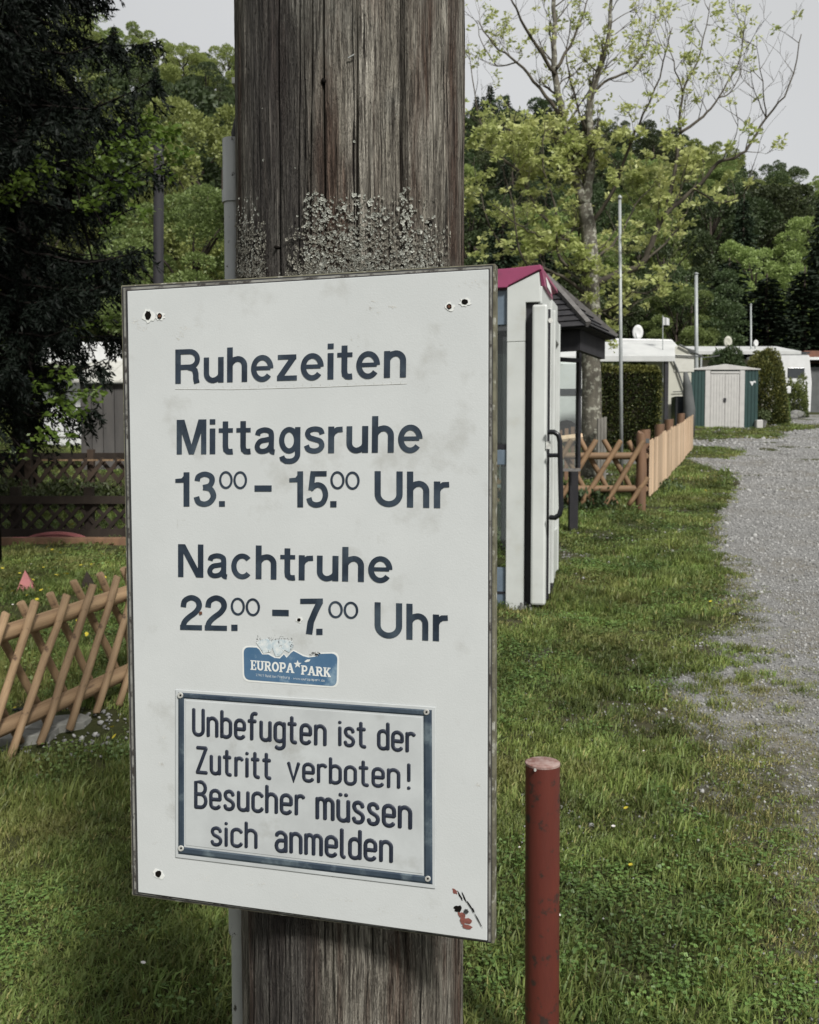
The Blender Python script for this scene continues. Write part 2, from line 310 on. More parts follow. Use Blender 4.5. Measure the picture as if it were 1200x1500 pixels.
class MB:
    def __init__(s): s.v = []; s.f = []; s.m = []
    def add(s, v, f, m=0):
        n = len(s.v); s.v += [tuple(a) for a in v]; s.f += [tuple(i+n for i in q) for q in f]; s.m += [m]*len(f); return s
    def hexa(s, p, m=0):      # 8 pts: bottom 4 ccw, top 4
        return s.add(p, [(3, 2, 1, 0), (4, 5, 6, 7), (0, 1, 5, 4), (1, 2, 6, 5), (2, 3, 7, 6), (3, 0, 4, 7)], m)
    def box(s, c, d, m=0, rz=0):
        cs, sn = math.cos(rz), math.sin(rz); o = []
        for z in (-1, 1):
            for x, y in ((-1, -1), (1, -1), (1, 1), (-1, 1)):
                a, b = x*d[0]/2, y*d[1]/2
                o.append((c[0]+a*cs-b*sn, c[1]+a*sn+b*cs, c[2]+z*d[2]/2))
        return s.hexa(o, m)
    def prism(s, pts, off, m=0):     # polygon pts extruded by vector off
        n = len(pts); p = [Vector(a) for a in pts]; q = [a+Vector(off) for a in p]
        return s.add(p+q, [tuple(range(n-1, -1, -1)), tuple(range(n, 2*n))]+[(i, (i+1) % n, n+(i+1) % n, n+i) for i in range(n)], m)
    def tube(s, pts, r, n=8, m=0, cap=True, ang0=0):
        pts = [Vector(p) for p in pts]; k = len(pts)
        rr = r if isinstance(r, (list, tuple)) else [r]*k
        base = len(s.v); up = None
        for i in range(k):
            d = (pts[min(i+1, k-1)]-pts[max(i-1, 0)])
            if d.length < 1e-9: d = Vector((0, 0, 1))
            d.normalize()
            if up is None: up = d.orthogonal().normalized()
            up = (up - d*up.dot(d)).normalized(); w_ = d.cross(up)
            for j in range(n):
                a = 2*math.pi*j/n + ang0
                s.v.append(tuple(pts[i]+(up*math.cos(a)+w_*math.sin(a))*rr[i]))
        for i in range(k-1):
            for j in range(n):
                a = base+i*n+j; b = base+i*n+(j+1) % n
                s.f.append((a, b, b+n, a+n)); s.m.append(m)
        if cap:
            s.f.append(tuple(base+j for j in range(n-1, -1, -1))); s.m.append(m)
            s.f.append(tuple(base+(k-1)*n+j for j in range(n))); s.m.append(m)
        return s
    def mesh(s, name, mats, smooth=False):
        mi = s.m if any(s.m) else None
        return mesh_np(name, s.v, s.f, mats, smooth, mi)
    def obj(s, name, mats, parent=None, smooth=False, bevel=0, auto=False):
        o = link(name, s.mesh(name, mats, smooth), parent)
        if bevel:
            b = o.modifiers.new('b', 'BEVEL'); b.width = bevel; b.segments = 2; b.limit_method = 'ANGLE'
        if auto: autosm(o.data)
        return o
def autosm(me, a=40):
    me.polygons.foreach_set('use_smooth', np.ones(len(me.polygons), bool))
    try: me.set_sharp_from_angle(angle=R(a))
    except Exception: pass
def unit(v): return v/np.maximum(np.linalg.norm(v, axis=1, keepdims=True), 1e-9)
def leaves(Pt, D, L, W, rng, fold=.25):
    """folded diamond leaves; Pt base, D dir, L length, W half width"""
    n = len(Pt); D = unit(D); S = unit(np.cross(D, unit(rng.normal(size=(n, 3))))); Nn = np.cross(D, S)
    L = np.broadcast_to(np.asarray(L, float).reshape(-1, 1), (n, 1)); W = np.broadcast_to(np.asarray(W, float).reshape(-1, 1), (n, 1))
    V = np.empty((n, 4, 3)); mid = Pt + D*L*.5
    V[:, 0] = Pt; V[:, 1] = mid+S*W+Nn*W*fold; V[:, 2] = Pt+D*L; V[:, 3] = mid-S*W+Nn*W*fold
    b = np.arange(n)[:, None]*4
    T = np.concatenate([b+np.array([[0, 1, 2]]), b+np.array([[0, 2, 3]])], 1).reshape(-1, 3)
    return V.reshape(-1, 3), T
def merge(parts):
    V = []; T = []; n = 0; mi = []
    for v, t, m in parts:
        V.append(v); T.append(t+n); n += len(v); mi.append(np.full(len(t), m))
    return np.concatenate(V), np.concatenate(T), np.concatenate(mi)
# ---------------------------------------------------------------- ground
def grid_mesh(name, xs, ys, zoff, mats, keep=None, mfun=None, att=None):
    X, Y = np.meshgrid(xs, ys); Z = gz(X, Y)+zoff
    V = np.stack([X, Y, Z], -1).reshape(-1, 3); nx = len(xs); ny = len(ys)
    i, j = np.meshgrid(np.arange(nx-1), np.arange(ny-1)); a = (j*nx+i).ravel()
    Fq = np.stack([a, a+1, a+nx+1, a+nx], 1)
    cx = (V[Fq[:, 0], 0]+V[Fq[:, 2], 0])/2; cy = (V[Fq[:, 0], 1]+V[Fq[:, 2], 1])/2
    if keep is not None: Fq = Fq[keep(cx, cy)]; 
    mi = mfun(cx, cy) if mfun else None
    if keep is not None:
        used = np.unique(Fq); mp = np.zeros(len(V), int); mp[used] = np.arange(len(used)); V = V[used]; Fq = mp[Fq]
    me = mesh_np(name, V, Fq, mats, True, mi)
    if att:
        a_ = me.attributes.new('cover', 'FLOAT', 'POINT'); a_.data.foreach_set('value', att(V[:, 0], V[:, 1]).astype(np.float32))
    return me
xs = np.concatenate([[-400, -250, -160, -110, -80, -60, -45, -34], np.arange(-26, -7, .9), np.arange(-7, 7, .12), np.arange(7, 26, .9), [34, 45, 60, 80, 110, 160, 250, 400]])
ys = np.concatenate([[-120, -60, -30, -15, -8, -4, -2, 0], np.arange(1, 13, .12), np.arange(13, 40, .45), np.arange(40, 60, 2.5), np.arange(60, 260, 7), [300, 400, 600]])
ground = link('ground', grid_mesh('ground', xs, ys, 0, [M['soil'], M['forest_floor']], mfun=lambda x, y: (y > 52).astype(int)))
tag(ground, kind='structure')
# road: amount 0..1
def edge(pts):
    g = [G(*p) for p in pts]; g.sort(key=lambda v: v.y); return np.array([v.y for v in g]), np.array([v.x for v in g])
EO = edge([(1015, 676), (1060, 690), (1082, 708), (1062, 738), (1040, 755), (1030, 790), (1040, 850), (1030, 900), (995, 980), (940, 1080), (985, 1180), (1050, 1300), (1120, 1480), (1330, 1700)])
EI = edge([(1020, 678), (1066, 691), (1092, 708), (1078, 738), (1066, 755), (1075, 790), (1150, 850), (1190, 900), (1240, 980), (1340, 1080), (1420, 1180), (1500, 1300), (1600, 1480), (1750, 1700)])
def amt(x, y):
    x = np.asarray(x, float); y = np.asarray(y, float)
    xo = np.interp(y, *EO); xi = np.interp(y, *EI)
    a = np.clip((x-xo)/np.maximum(xi-xo, .02), 0, 1)
    px = 600+x/np.maximum(y, .1)*F*math.cos(PITCH)
    near = a
    n = (fbm(x*1.5, y*1.5, 11)-.5)*40
    s1 = np.where(px+n > 1085-np.abs(y-19.3)*12, 1., 0.)
    s2 = np.where(px > 945, 1., 0.)
    s3 = np.where(px+n*.6 > 1012+(y-23.2)*20+60*np.clip((y-23.2), 0, 1.2), np.where(px > 1172-(30-y)*6, 1., np.where(y < 23.6, 1., 0)), 0.)
    s4 = np.where((px+n*.4 > 1150) & (y < 46), 1., 0.)
    r = np.where(y < 17.8, near, np.where(y < 20.9, s1, np.where(y < 23.4, s2, np.where(y < 31, s3, s4))))
    return np.where(y > 50, 0, r)
def cover(x, y): return amt(x, y)*(1+.6*(y > 15))+(fbm(x*2.2, y*2.2, 5)-.5)*.9*np.where(y > 15, .5, 1)
def road_keep(x, y): return cover(x, y) > .02
def gravel_mat():
    m = M['gravel']; N = m.node_tree.nodes; L = m.node_tree.links; b = N['Principled BSDF']; src_ = b.inputs['Base Color'].links[0].from_socket
    at = N.new('ShaderNodeAttribute'); at.attribute_name = 'cover'; co = N.new('ShaderNodeTexCoord'); n = N.new('ShaderNodeTexNoise'); n.inputs['Scale'].default_value = 9; n.inputs['Detail'].default_value = 8; n.inputs['Roughness'].default_value = .7
    L.new(co.outputs['Object'], n.inputs[0]); k = N.new('ShaderNodeMath'); k.operation = 'MULTIPLY_ADD'; k.inputs[1].default_value = 1.1; L.new(n.outputs[0], k.inputs[0]); L.new(at.outputs['Fac'], k.inputs[2])
    q = N.new('ShaderNodeMapRange'); q.inputs[1].default_value = .72; q.inputs[2].default_value = 1.0; L.new(k.outputs[0], q.inputs[0])
    x = N.new('ShaderNodeMix'); x.data_type = 'RGBA'; x.inputs[6].default_value = (.045, .043, .022, 1); L.new(q.outputs[0], x.inputs[0]); L.new(src_, x.inputs[7]); L.new(x.outputs[2], b.inputs['Base Color'])
gravel_mat()
xr = np.concatenate([np.arange(.6, 7, .055), np.arange(7, 22, .12)]); yr = np.concatenate([np.arange(1.6, 12, .06), np.arange(12, 24, .14), np.arange(24, 47, .4)])
road = link('gravel_road', grid_mesh('gravel_road', xr, yr, .005, M['gravel'], keep=road_keep, att=cover)); tag(road, kind='structure')
# ---------------------------------------------------------------- grass and stones as instanced stuff
def src(name, parts, mats):
    V, T, mi = merge(parts); o = bpy.data.objects.new(name, mesh_np(name, V, T, mats, False, mi)); return o
def blades(n, h, rad, rng, wd=.0022, lean=.5, m=0):
    a = rng.uniform(0, 2*np.pi, n); r = rad*np.sqrt(rng.uniform(0, 1, n)); p = np.stack([r*np.cos(a), r*np.sin(a), np.zeros(n)-.004], 1)
    H = h*rng.uniform(.45, 1.15, n)[:, None]; b = rng.uniform(0, 2*np.pi, n); d = np.stack([np.cos(b), np.sin(b), np.zeros(n)], 1)
    s = np.stack([-np.sin(b+.6), np.cos(b+.6), np.zeros(n)], 1)*wd*rng.uniform(.7, 1.5, n)[:, None]
    ln = lean*rng.uniform(.2, 1.4, n)[:, None]; up = np.array([[0, 0, 1.]])
    p1 = p+up*H*.55+d*H*ln*.3; p2 = p+up*H*(1-.25*ln)+d*H*ln*.95
    V = np.stack([p-s, p+s, p1+s*.8, p1-s*.8, p2], 1).reshape(-1, 3); k = np.arange(n)[:, None]*5
    T = np.concatenate([k+[[0, 1, 2]], k+[[0, 2, 3]], k+[[3, 2, 4]]], 1).reshape(-1, 3)
    return V, T, m
def discs(n, h, rad, r0, rng, m, k=6, tri=True):
    Vs = []; Ts = []; c = 0
    for i in range(n):
        a = rng.uniform(0, 6.28); rr = rad*math.sqrt(rng.uniform()); z = h*rng.uniform(.5, 1.1)
        ctr = np.array([rr*math.cos(a), rr*math.sin(a), z]); tl = rng.normal(size=3)*.35
        for q in range(3 if tri else 1):
            aa = a+q*2.094; cc = ctr+(np.array([math.cos(aa), math.sin(aa), 0])*r0*.9 if tri else 0); rad_ = r0*rng.uniform(.8, 1.2)
            ring = [cc+np.array([math.cos(t)*rad_, math.sin(t)*rad_, (math.cos(t)*tl[0]+math.sin(t)*tl[1])*rad_+.25*r0]) for t in np.linspace(0, 6.283, k, endpoint=False)]
            Vs += [cc]+ring; Ts += [(c, c+1+j, c+1+(j+1) % k) for j in range(k)]; c += k+1
    return np.array(Vs), np.array(Ts), m
rng = np.random.default_rng(4)
gcol = bpy.data.collections.new('grass_sources'); pcol = bpy.data.collections.new('pebble_sources')
gsrc = []
for i in range(4): gsrc.append(src('ga%d' % i, [blades(80, .034, .07, rng, .0021, .8), blades(12, .028, .07, rng, .0018, .9, 1)], [M['grass'], M['grass_dry']]))
for i in range(2): gsrc.append(src('gb%d' % i, [blades(46, .060, .06, rng, .0026, .9), blades(5, .05, .06, rng, .002, 1, 1)], [M['grass'], M['grass_dry']]))      # 4,5 long
for i in range(2): gsrc.append(src('gc%d' % i, [discs(18, .028, .07, .0034, rng, 2), blades(30, .035, .07, rng, .0017, .8)], [M['grass'], M['grass_dry'], M['clover']]))  # 6,7 clover
for i in range(2): gsrc.append(src('gd%d' % i, [blades(40, .03, .08, rng, .0017, 1.1, 1), blades(26, .028, .08, rng, .0017, 1)], [M['grass'], M['grass_dry']]))        # 8,9 dry short
gsrc.append(src('ge0', [blades(50, .04, .07, rng, .0017, .8), discs(1, .045, .03, .0075, rng, 2, 8, False)], [M['grass'], M['grass_dry'], M['petal']]))      # 10 daisy
gsrc.append(src('gf0', [blades(50, .04, .07, rng, .0017, .8), discs(1, .05, .03, .011, rng, 2, 8, False)], [M['grass'], M['grass_dry'], M['yellow']]))       # 11 dandelion
for o in gsrc: gcol.objects.link(o)
def pebble(seed):
    r_ = np.random.default_rng(seed); t = (1+5**.5)/2
    V = np.array([(-1, t, 0), (1, t, 0), (-1, -t, 0), (1, -t, 0), (0, -1, t), (0, 1, t), (0, -1, -t), (0, 1, -t), (t, 0, -1), (t, 0, 1), (-t, 0, -1), (-t, 0, 1)], float)/1.9
    V *= r_.uniform(.7, 1.25, (12, 1)); V *= r_.uniform(.55, 1.2, (1, 3)); V[:, 2] *= .7
    T = np.array([(0, 11, 5), (0, 5, 1), (0, 1, 7), (0, 7, 10), (0, 10, 11), (1, 5, 9), (5, 11, 4), (11, 10, 2), (10, 7, 6), (7, 1, 8), (3, 9, 4), (3, 4, 2), (3, 2, 6), (3, 6, 8), (3, 8, 9), (4, 9, 5), (2, 4, 11), (6, 2, 10), (8, 6, 7), (9, 8, 1)])
    return V, T, 0
for i in range(5):
    o = src('pb%d' % i, [pebble(i)], [mat('pebble_stone', (.15, .15, .147) if i < 3 else (.24, .24, .235), (.22, .22, .215) if i < 3 else (.32, .32, .31), 20, rough=.85, rnd=.3)]); pcol.objects.link(o)
def scatter(name, pts, rot, scl, idx, coll, parent=None):
    me = bpy.data.meshes.new(name); me.vertices.add(len(pts)); me.vertices.foreach_set('co', np.asarray(pts, np.float32).ravel())
    for n_, t_, d_ in (('rot', 'FLOAT_VECTOR', rot), ('scl', 'FLOAT_VECTOR', scl)):
        a = me.attributes.new(n_, t_, 'POINT'); a.data.foreach_set('vector', np.asarray(d_, np.float32).ravel())
    a = me.attributes.new('idx', 'INT', 'POINT'); a.data.foreach_set('value', np.asarray(idx, np.int32))
    o = link(name, me, parent)
    g = bpy.data.node_groups.new(name, 'GeometryNodeTree')
    g.interface.new_socket('Geometry', in_out='INPUT', socket_type='NodeSocketGeometry'); g.interface.new_socket('Geometry', in_out='OUTPUT', socket_type='NodeSocketGeometry')
    N = g.nodes; gi = N.new('NodeGroupInput'); go = N.new('NodeGroupOutput'); ip = N.new('GeometryNodeInstanceOnPoints'); ci = N.new('GeometryNodeCollectionInfo')
    ci.inputs['Collection'].default_value = coll; ci.inputs['Separate Children'].default_value = True; ci.inputs['Reset Children'].default_value = True
    def na(n_, t_):
        q = N.new('GeometryNodeInputNamedAttribute'); q.data_type = t_; q.inputs['Name'].default_value = n_; return q.outputs['Attribute']
    g.links.new(gi.outputs[0], ip.inputs['Points']); g.links.new(ci.outputs[0], ip.inputs['Instance']); ip.inputs['Pick Instance'].default_value = True
    g.links.new(na('idx', 'INT'), ip.inputs['Instance Index']); g.links.new(na('rot', 'FLOAT_VECTOR'), ip.inputs['Rotation']); g.links.new(na('scl', 'FLOAT_VECTOR'), ip.inputs['Scale'])
    g.links.new(ip.outputs[0], go.inputs[0])
    md = o.modifiers.new('scatter', 'NODES'); md.node_group = g
    return o
def sample(y0, y1, dens, umax=.62, umin=-.62):
    n = int(dens*(y1*y1-y0*y0)/2*(umax-umin)); y = np.sqrt(rng.uniform(y0*y0, y1*y1, n)); u = rng.uniform(umin, umax, n); return u*y, y
GX_, GY_, GS_ = [], [], []
for y0, y1, dn, s in ((1.5, 3.2, 700, .85), (3.2, 5, 460, 1.0), (5, 8, 240, 1.25), (8, 13, 110, 1.6), (13, 22, 24, 2.3), (22, 34, 9, 3.0), (34, 48, 4, 4.0)):
    x, y = sample(y0, y1, dn); GX_.append(x); GY_.append(y); GS_.append(np.full(len(x), s))
gx = np.concatenate(GX_); gy = np.concatenate(GY_); gs = np.concatenate(GS_)
A = amt(gx, gy); nzz = fbm(gx*2.2, gy*2.2, 5); mixz = np.clip(A+(nzz-.5)*1.0, 0, 1)
keepm = rng.uniform(size=len(gx)) > np.clip(mixz*1.12, 0, 1)**1.6*np.where(gy > 17.8, 2, .93)
keepm &= ~((A > .97) & (rng.uniform(size=len(gx)) > .05))
bare = G(60, 1062); bare2 = G(740, 905)
def spot(x, y, c, r): return np.exp(-((x-c.x)**2+(y-c.y)**2)/r**2)
keepm &= rng.uniform(size=len(gx)) > np.clip(spot(gx, gy, G(95, 1075), .34)*1.4+spot(gx, gy, bare2, .18)*1.1+spot(gx, gy, G(700, 1090), .2)*.4, 0, 1)
keepm &= rng.uniform(size=len(gx)) > np.clip((fbm(gx*1.1, gy*1.1, 21)-.60)*4, 0, .55)
keepm &= ~((gx < -2.0) & (gy > 8.25) & (gy < 9.1) & (rng.uniform(size=len(gx)) > .12))
gx, gy, gs, A, nzz = gx[keepm], gy[keepm], gs[keepm], A[keepm], nzz[keepm]
t = rng.uniform(size=len(gx)); ln = fbm(gx*.9, gy*.9, 31); idx = rng.integers(0, 4, len(gx))
idx = np.where((t < .25+(ln-.5)*1.6), rng.integers(4, 6, len(gx)), idx)
t = rng.uniform(size=len(gx)); cl = fbm(gx*1.6, gy*1.6, 41); idx = np.where(t < np.clip((cl-.42)*3, 0, .8), rng.integers(6, 8, len(gx)), idx)
px_ = 600+gx/gy*F
dry = np.clip(A*2.0+(fbm(gx*.8, gy*.8, 51)-.56)*1.7+np.where(px_ > 930, .10, 0)+spot(gx, gy, bare2, .4)*.8, 0, .85)
t = rng.uniform(size=len(gx)); idx = np.where(t < dry, rng.integers(8, 10, len(gx)), idx)
t = rng.uniform(size=len(gx)); idx = np.where((t < .006), 10, idx); yel = np.where((px_ < 330) & (gy > 5) & (gy < 9), .10, .0015)
t = rng.uniform(size=len(gx)); idx = np.where(t < yel, 11, idx)
sc1 = gs*rng.uniform(.7, 1.25, len(gx))*(1-.45*np.clip(A*1.3, 0, 1)); hz = sc1*np.clip(.35+1.3*fbm(gx*1.7, gy*1.7, 71)*(.5+ln), .3, 2)*rng.uniform(.75, 1.25, len(gx))/np.maximum(gs**.45, 1)
# taller tufts where the mower cannot reach: under fences and round posts
tall = np.zeros(len(gx))
for c, r in ((G(730, 800), .3), (G(800, 880), .25), (G(940, 755), .35), (G(990, 700), .5), (G(110, 1120), .5), (G(30, 1000), .5), (G(870, 760), .6), (G(960, 715), .4)): tall += spot(gx, gy, c, r)
hz *= 1+.9*np.clip(tall, 0, 1)
grass = scatter('grass', np.stack([gx, gy, gz(gx, gy)], 1), np.stack([rng.normal(0, .08, len(gx)), rng.normal(0, .08, len(gx)), rng.uniform(0, 6.28, len(gx))], 1), np.stack([sc1, sc1, hz], 1), idx, gcol)
tag(grass, 'green lawn grass with clover and small flowers', 'grass', kind='stuff')
# long arching single straws in the near grass
PX, PY, PS = [], [], []
for y0, y1, dn, s in ((1.8, 4, 5600, .0036), (4, 7, 3600, .0048), (7, 12, 1300, .0075), (12, 20, 420, .012), (20, 34, 120, .020)):
    x, y = sample(y0, y1, dn, .6, .12); PX.append(x); PY.append(y); PS.append(np.full(len(x), s))
x, y = sample(3.4, 4.6, 900, -.30, -.47); PX.append(x); PY.append(y); PS.append(np.full(len(x), .007))
ppx = np.concatenate(PX); ppy = np.concatenate(PY); pps = np.concatenate(PS)
Ap = amt(ppx, ppy)+(fbm(ppx*2.2, ppy*2.2, 5)-.5)*.9
kp = (rng.uniform(size=len(ppx)) < np.clip((Ap+.08)*1.2, 0, 1)) | ((spot(ppx, ppy, G(95, 1075), .3) > rng.uniform(size=len(ppx))*1.3))
ppx, ppy, pps = ppx[kp], ppy[kp], pps[kp]; pps = pps*rng.lognormal(0, .38, len(ppx)); n = len(ppx)
pebs = scatter('gravel_stones', np.stack([ppx, ppy, gz(ppx, ppy)+.007], 1), rng.uniform(0, 6.28, (n, 3))*[.15, .15, 1], np.stack([pps]*3, 1), rng.integers(0, 5, n), pcol)
tag(pebs, 'loose grey gravel stones strewn over the lane', 'gravel', kind='stuff')
# ================================================================ NEAR: pole, conduit, sign
YL, YR, XL, XR_ = 1.16, 1.04, 186, 720
_a = P(XL, 680, YL); _b = P(XR_, 680, YR)
E1 = Vector((_b.x-_a.x, _b.y-_a.y, 0)).normalized(); EN = Vector((E1.y, -E1.x, 0))      # EN points to the camera side
def S(px, py, off=0.0):                        # point of the sign face (off metres in front of it)
    r = ray(px, py); p0 = _a+EN*off
    return C0 + r*((p0-C0).dot(EN)/r.dot(EN))
sc_c = S(515, 680)
PR = .153
pc = Vector((P(515, 680, 1).x*0, 0, 0))
_u = (515-600)/F*1.0015
PY0 = 1.287
PC = Vector((_u*PY0, PY0, 0))
pole_base = Vector((PC.x, PC.y, gzf(PC.x, PC.y)))
pole = empty('utility_pole', pole_base, 'thick weathered grey wooden pole with cracks and lichen behind the white notice board', 'pole')
def build_pole():
    rng = np.random.default_rng(9)
    th = np.concatenate([np.linspace(math.pi*.93, math.pi*2.07, 420), np.linspace(math.pi*2.07, math.pi*2.93, 40)[1:-1]])
    zz = np.concatenate([[-.3, 0, .3, .5], np.arange(.62, 2.3, .0045), [2.5, 3, 4, 5.5, 7]])
    TH, ZZ = np.meshgrid(th, zz)
    rad = PR*(1-.012*(ZZ-1.2))
    s = TH*PR
    wob = (fbm(s*14, ZZ*3.0, 61)-.5)*.022
    q = s+wob
    d = (fbm(q*170, ZZ*4.5, 1, 3)-.5)*.0032 + (fbm(q*45, ZZ*2.2, 2, 3)-.5)*.0045 + (fbm(q*14, ZZ*1.1, 4, 2)-.5)*.003
    # knots: rings of swirl
    # deep drying checks
    for k in range(46):
        s0 = (math.pi*(1+rng.uniform())) * PR; z0 = rng.uniform(.5, 2.0); ln = rng.uniform(.15, .9); wd = rng.uniform(.0005, .0010); dp = rng.uniform(.004, .011)
        if k < 5: s0 = [1.665, 1.451, 1.777, 1.331, 1.535][k]*math.pi*PR; z0 = 1.75; ln = 2; wd = [.0032, .0010, .0014, .0010, .0010][k]; dp = [.024, .014, .014, .012, .014][k]
        path = s0+(vnoise(ZZ*5, 0*ZZ, k+100)-.5)*.006
        en = np.clip((ln/2-np.abs(ZZ-z0))/(ln*.3), 0, 1)
        d -= dp*en*np.exp(-((s-path)/wd/(.45+.55*en))**2)
    d += .0*s
    rr = rad+d
    X = PC.x+rr*np.cos(TH); Y = PC.y+rr*np.sin(TH)
    V = np.stack([X, Y, ZZ+pole_base.z*0], -1).reshape(-1, 3)-np.array(pole_base)
    n = len(th); m = len(zz); i, j = np.meshgrid(np.arange(n), np.arange(m-1)); a = (j*n+i).ravel(); b = (j*n+(i+1) % n).ravel()
    Fq = np.stack([a, b, b+n, a+n], 1)
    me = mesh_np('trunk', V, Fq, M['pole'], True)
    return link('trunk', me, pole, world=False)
build_pole()
def pole_pt(px, py, off=0):                     # point on the front of the trunk seen at that pixel
    r = ray(px, py).copy(); dx, dy = r.x, r.y; a = dx*dx+dy*dy; b = -2*(dx*PC.x+dy*PC.y); Rr = PR+off; c = PC.x**2+PC.y**2-Rr*Rr
    disc = max(b*b-4*a*c, 0); t_ = (-b-math.sqrt(disc))/(2*a); p = C0+r*t_
    return p
# lichen crust: curled flakes in rosettes, thickest just above the board
def lichen(name, n, seed, mt, rmin, rmax, wcols):
    r_ = random.Random(seed); V = []; Fc = []
    for _ in range(n):
        u = r_.random(); band = r_.choices(wcols, [c[4] for c in wcols])[0]
        px = r_.uniform(band[0], band[1]); py = band[3]-(band[3]-band[2])*(u**band[5])
        c = pole_pt(px, py, .0012); nr = Vector((c.x-PC.x, c.y-PC.y, 0)).normalized(); tx = Vector((-nr.y, nr.x, 0)); up = Vector((0, 0, 1))
        R0 = r_.uniform(rmin, rmax)*(1.5 if r_.random() < .12 else 1); k = r_.randint(5, 9)
        for q in range(k):
            a = 6.283*q/k+r_.uniform(-.3, .3); ar = r_.uniform(.3, 1)*R0; w_ = R0*r_.uniform(.28, .5)
            d = tx*math.cos(a)+up*math.sin(a); sd_ = tx*-math.sin(a)+up*math.cos(a)
            b = c+d*ar*.15; h1 = r_.uniform(.0002, .0009); h2 = r_.uniform(.0003, .0016)
            i = len(V)
            V += [b, c+d*ar*.6+sd_*w_+nr*h1, c+d*ar+sd_*w_*.6+nr*h2, c+d*ar*1.08+nr*(h2*.6), c+d*ar-sd_*w_*.6+nr*h2, c+d*ar*.6-sd_*w_+nr*h1, c+d*ar*.6+nr*h1*.2]
            Fc += [(i, i+1, i+6), (i+1, i+2, i+6), (i+2, i+3, i+6), (i+3, i+4, i+6), (i+4, i+5, i+6), (i+5, i, i+6)]
    me = mesh_np(name, [tuple(v) for v in V], Fc, mt)
    tag(link(name, me, pole), kind='stuff')
lichen('lichen', 1500, 3, M['lichen'], .0007, .0026, [(452, 640, 300, 402, 7, 2.4), (470, 560, 285, 402, 5, 1.6), (446, 478, 280, 400, 2.4, 1.1), (586, 604, 275, 395, 1.6, 1.0), (608, 650, 335, 395, 1.2, 1.5), (345, 385, 285, 400, 1.6, 1.5), (360, 660, 150, 400, .3, 2.6)])
lichen('lichen_crust', 2200, 5, M['lichen_dark'], .0007, .0024, [(345, 390, 325, 405, 5, 1.6), (420, 660, 330, 402, 9, 2.2), (440, 640, 290, 402, 4, 2.0), (470, 640, 1352, 1500, .0, 1)])
mb = MB(); a = pole_pt(510, 85, .002); b = pole_pt(519, 80, .004); mb.tube([a, b], .0009, 6); mb.obj('staple', M['zinc'], pole)
for k, (px, py, r0) in enumerate(((474, 118, .0028), (630, 327, .004), (404, 362, .002))):
    mb = MB(); p = pole_pt(px, py, .0005); q = Vector((PC.x-p.x, PC.y-p.y, 0)).normalized(); mb.tube([p-q*.0008, p+q*.008], r0, 10); mb.obj('nail_hole', M['hole'], pole, True)
# conduit with cable
cx = P(346, 680, 1.315).x; cy = 1.315
con = empty('conduit', (cx, cy, gzf(cx, cy)), 'grey galvanised cable pipe fixed up the side of the wooden pole', 'pipe')
def ct(z0, z1, r, name, m, n=24):
    k = MB(); k.tube([(cx, cy, z) for z in np.linspace(z0, z1, 12)], r, n); o = k.obj(name, m, con, True, auto=True); return o
zt = P(344, 205, cy).z; zc = P(344, 287, cy).z; z2 = P(344, 1352, cy).z
ct(zc-.002, zt, .0145, 'upper_pipe', M['zinc']); ct(gzf(cx, cy)-.05, zc-.004, .0132, 'lower_pipe', M['zinc']); ct(zc-.010, zc+.006, .0158, 'collar', M['zinc']); ct(z2-.012, z2+.06, .0168, 'collar', M['zinc'])
k = MB(); k.tube([(cx+.003, cy, zt-.02), (cx+.003, cy, zt+.01), (cx+.009, cy+.002, zt+.035), (cx+.012, cy+.002, zt+.07), (cx+.0125, cy+.002, zt+.2), (cx+.0115, cy, 2.4)], .0052, 10); k.obj('cable', M['cable'], con, True)
k = MB(); p = P(346, 122, cy-.03); k.box(p, (.008, .02, .008)); k.obj('cable_clip', M['rivet'], con)
# ---- notice board
QO = [(177, 418), (726, 386), (724, 1383), (193, 1312)]       # outer outline clockwise from the top left
scn = S(450, 870)
board = empty('notice_board', scn, 'large white board with dark blue lettering of quiet hours fixed to the wooden pole', 'sign')
def slab(name, q, o0, o1, mt, par, bevel=0):
    k = MB(); p = [S(x, y, o1) for x, y in q]; n = Vector(EN)*(o0-o1)
    k.prism([p[3], p[2], p[1], p[0]], n); return k.obj(name, mt, par, bevel=bevel)
def inset(q, l, t, r, b): return [(q[0][0]+l, q[0][1]+t), (q[1][0]-r, q[1][1]+t), (q[2][0]-r, q[2][1]-b), (q[3][0]+l, q[3][1]-b)]
slab('backing_board', QO, -.020, -.0045, M['signboard'], board, .0012)
slab('edge_seal', inset(QO, 2, 2, 4, 2), -.0044, -.0036, M['signdark'], board)
slab('edge_trim', inset(QO, 3.5, 4, 5.5, 3), -.0043, -.0026, M['signmetal'], board, .0005)
slab('inner_seal', inset(QO, 7, 7, 8.5, 4.5), -.0042, -.0018, M['signdark'], board)
slab('face_sheet', inset(QO, 9.5, 8.5, 10.5, 5), -.0040, 0, M['signwhite'], board, .0006)
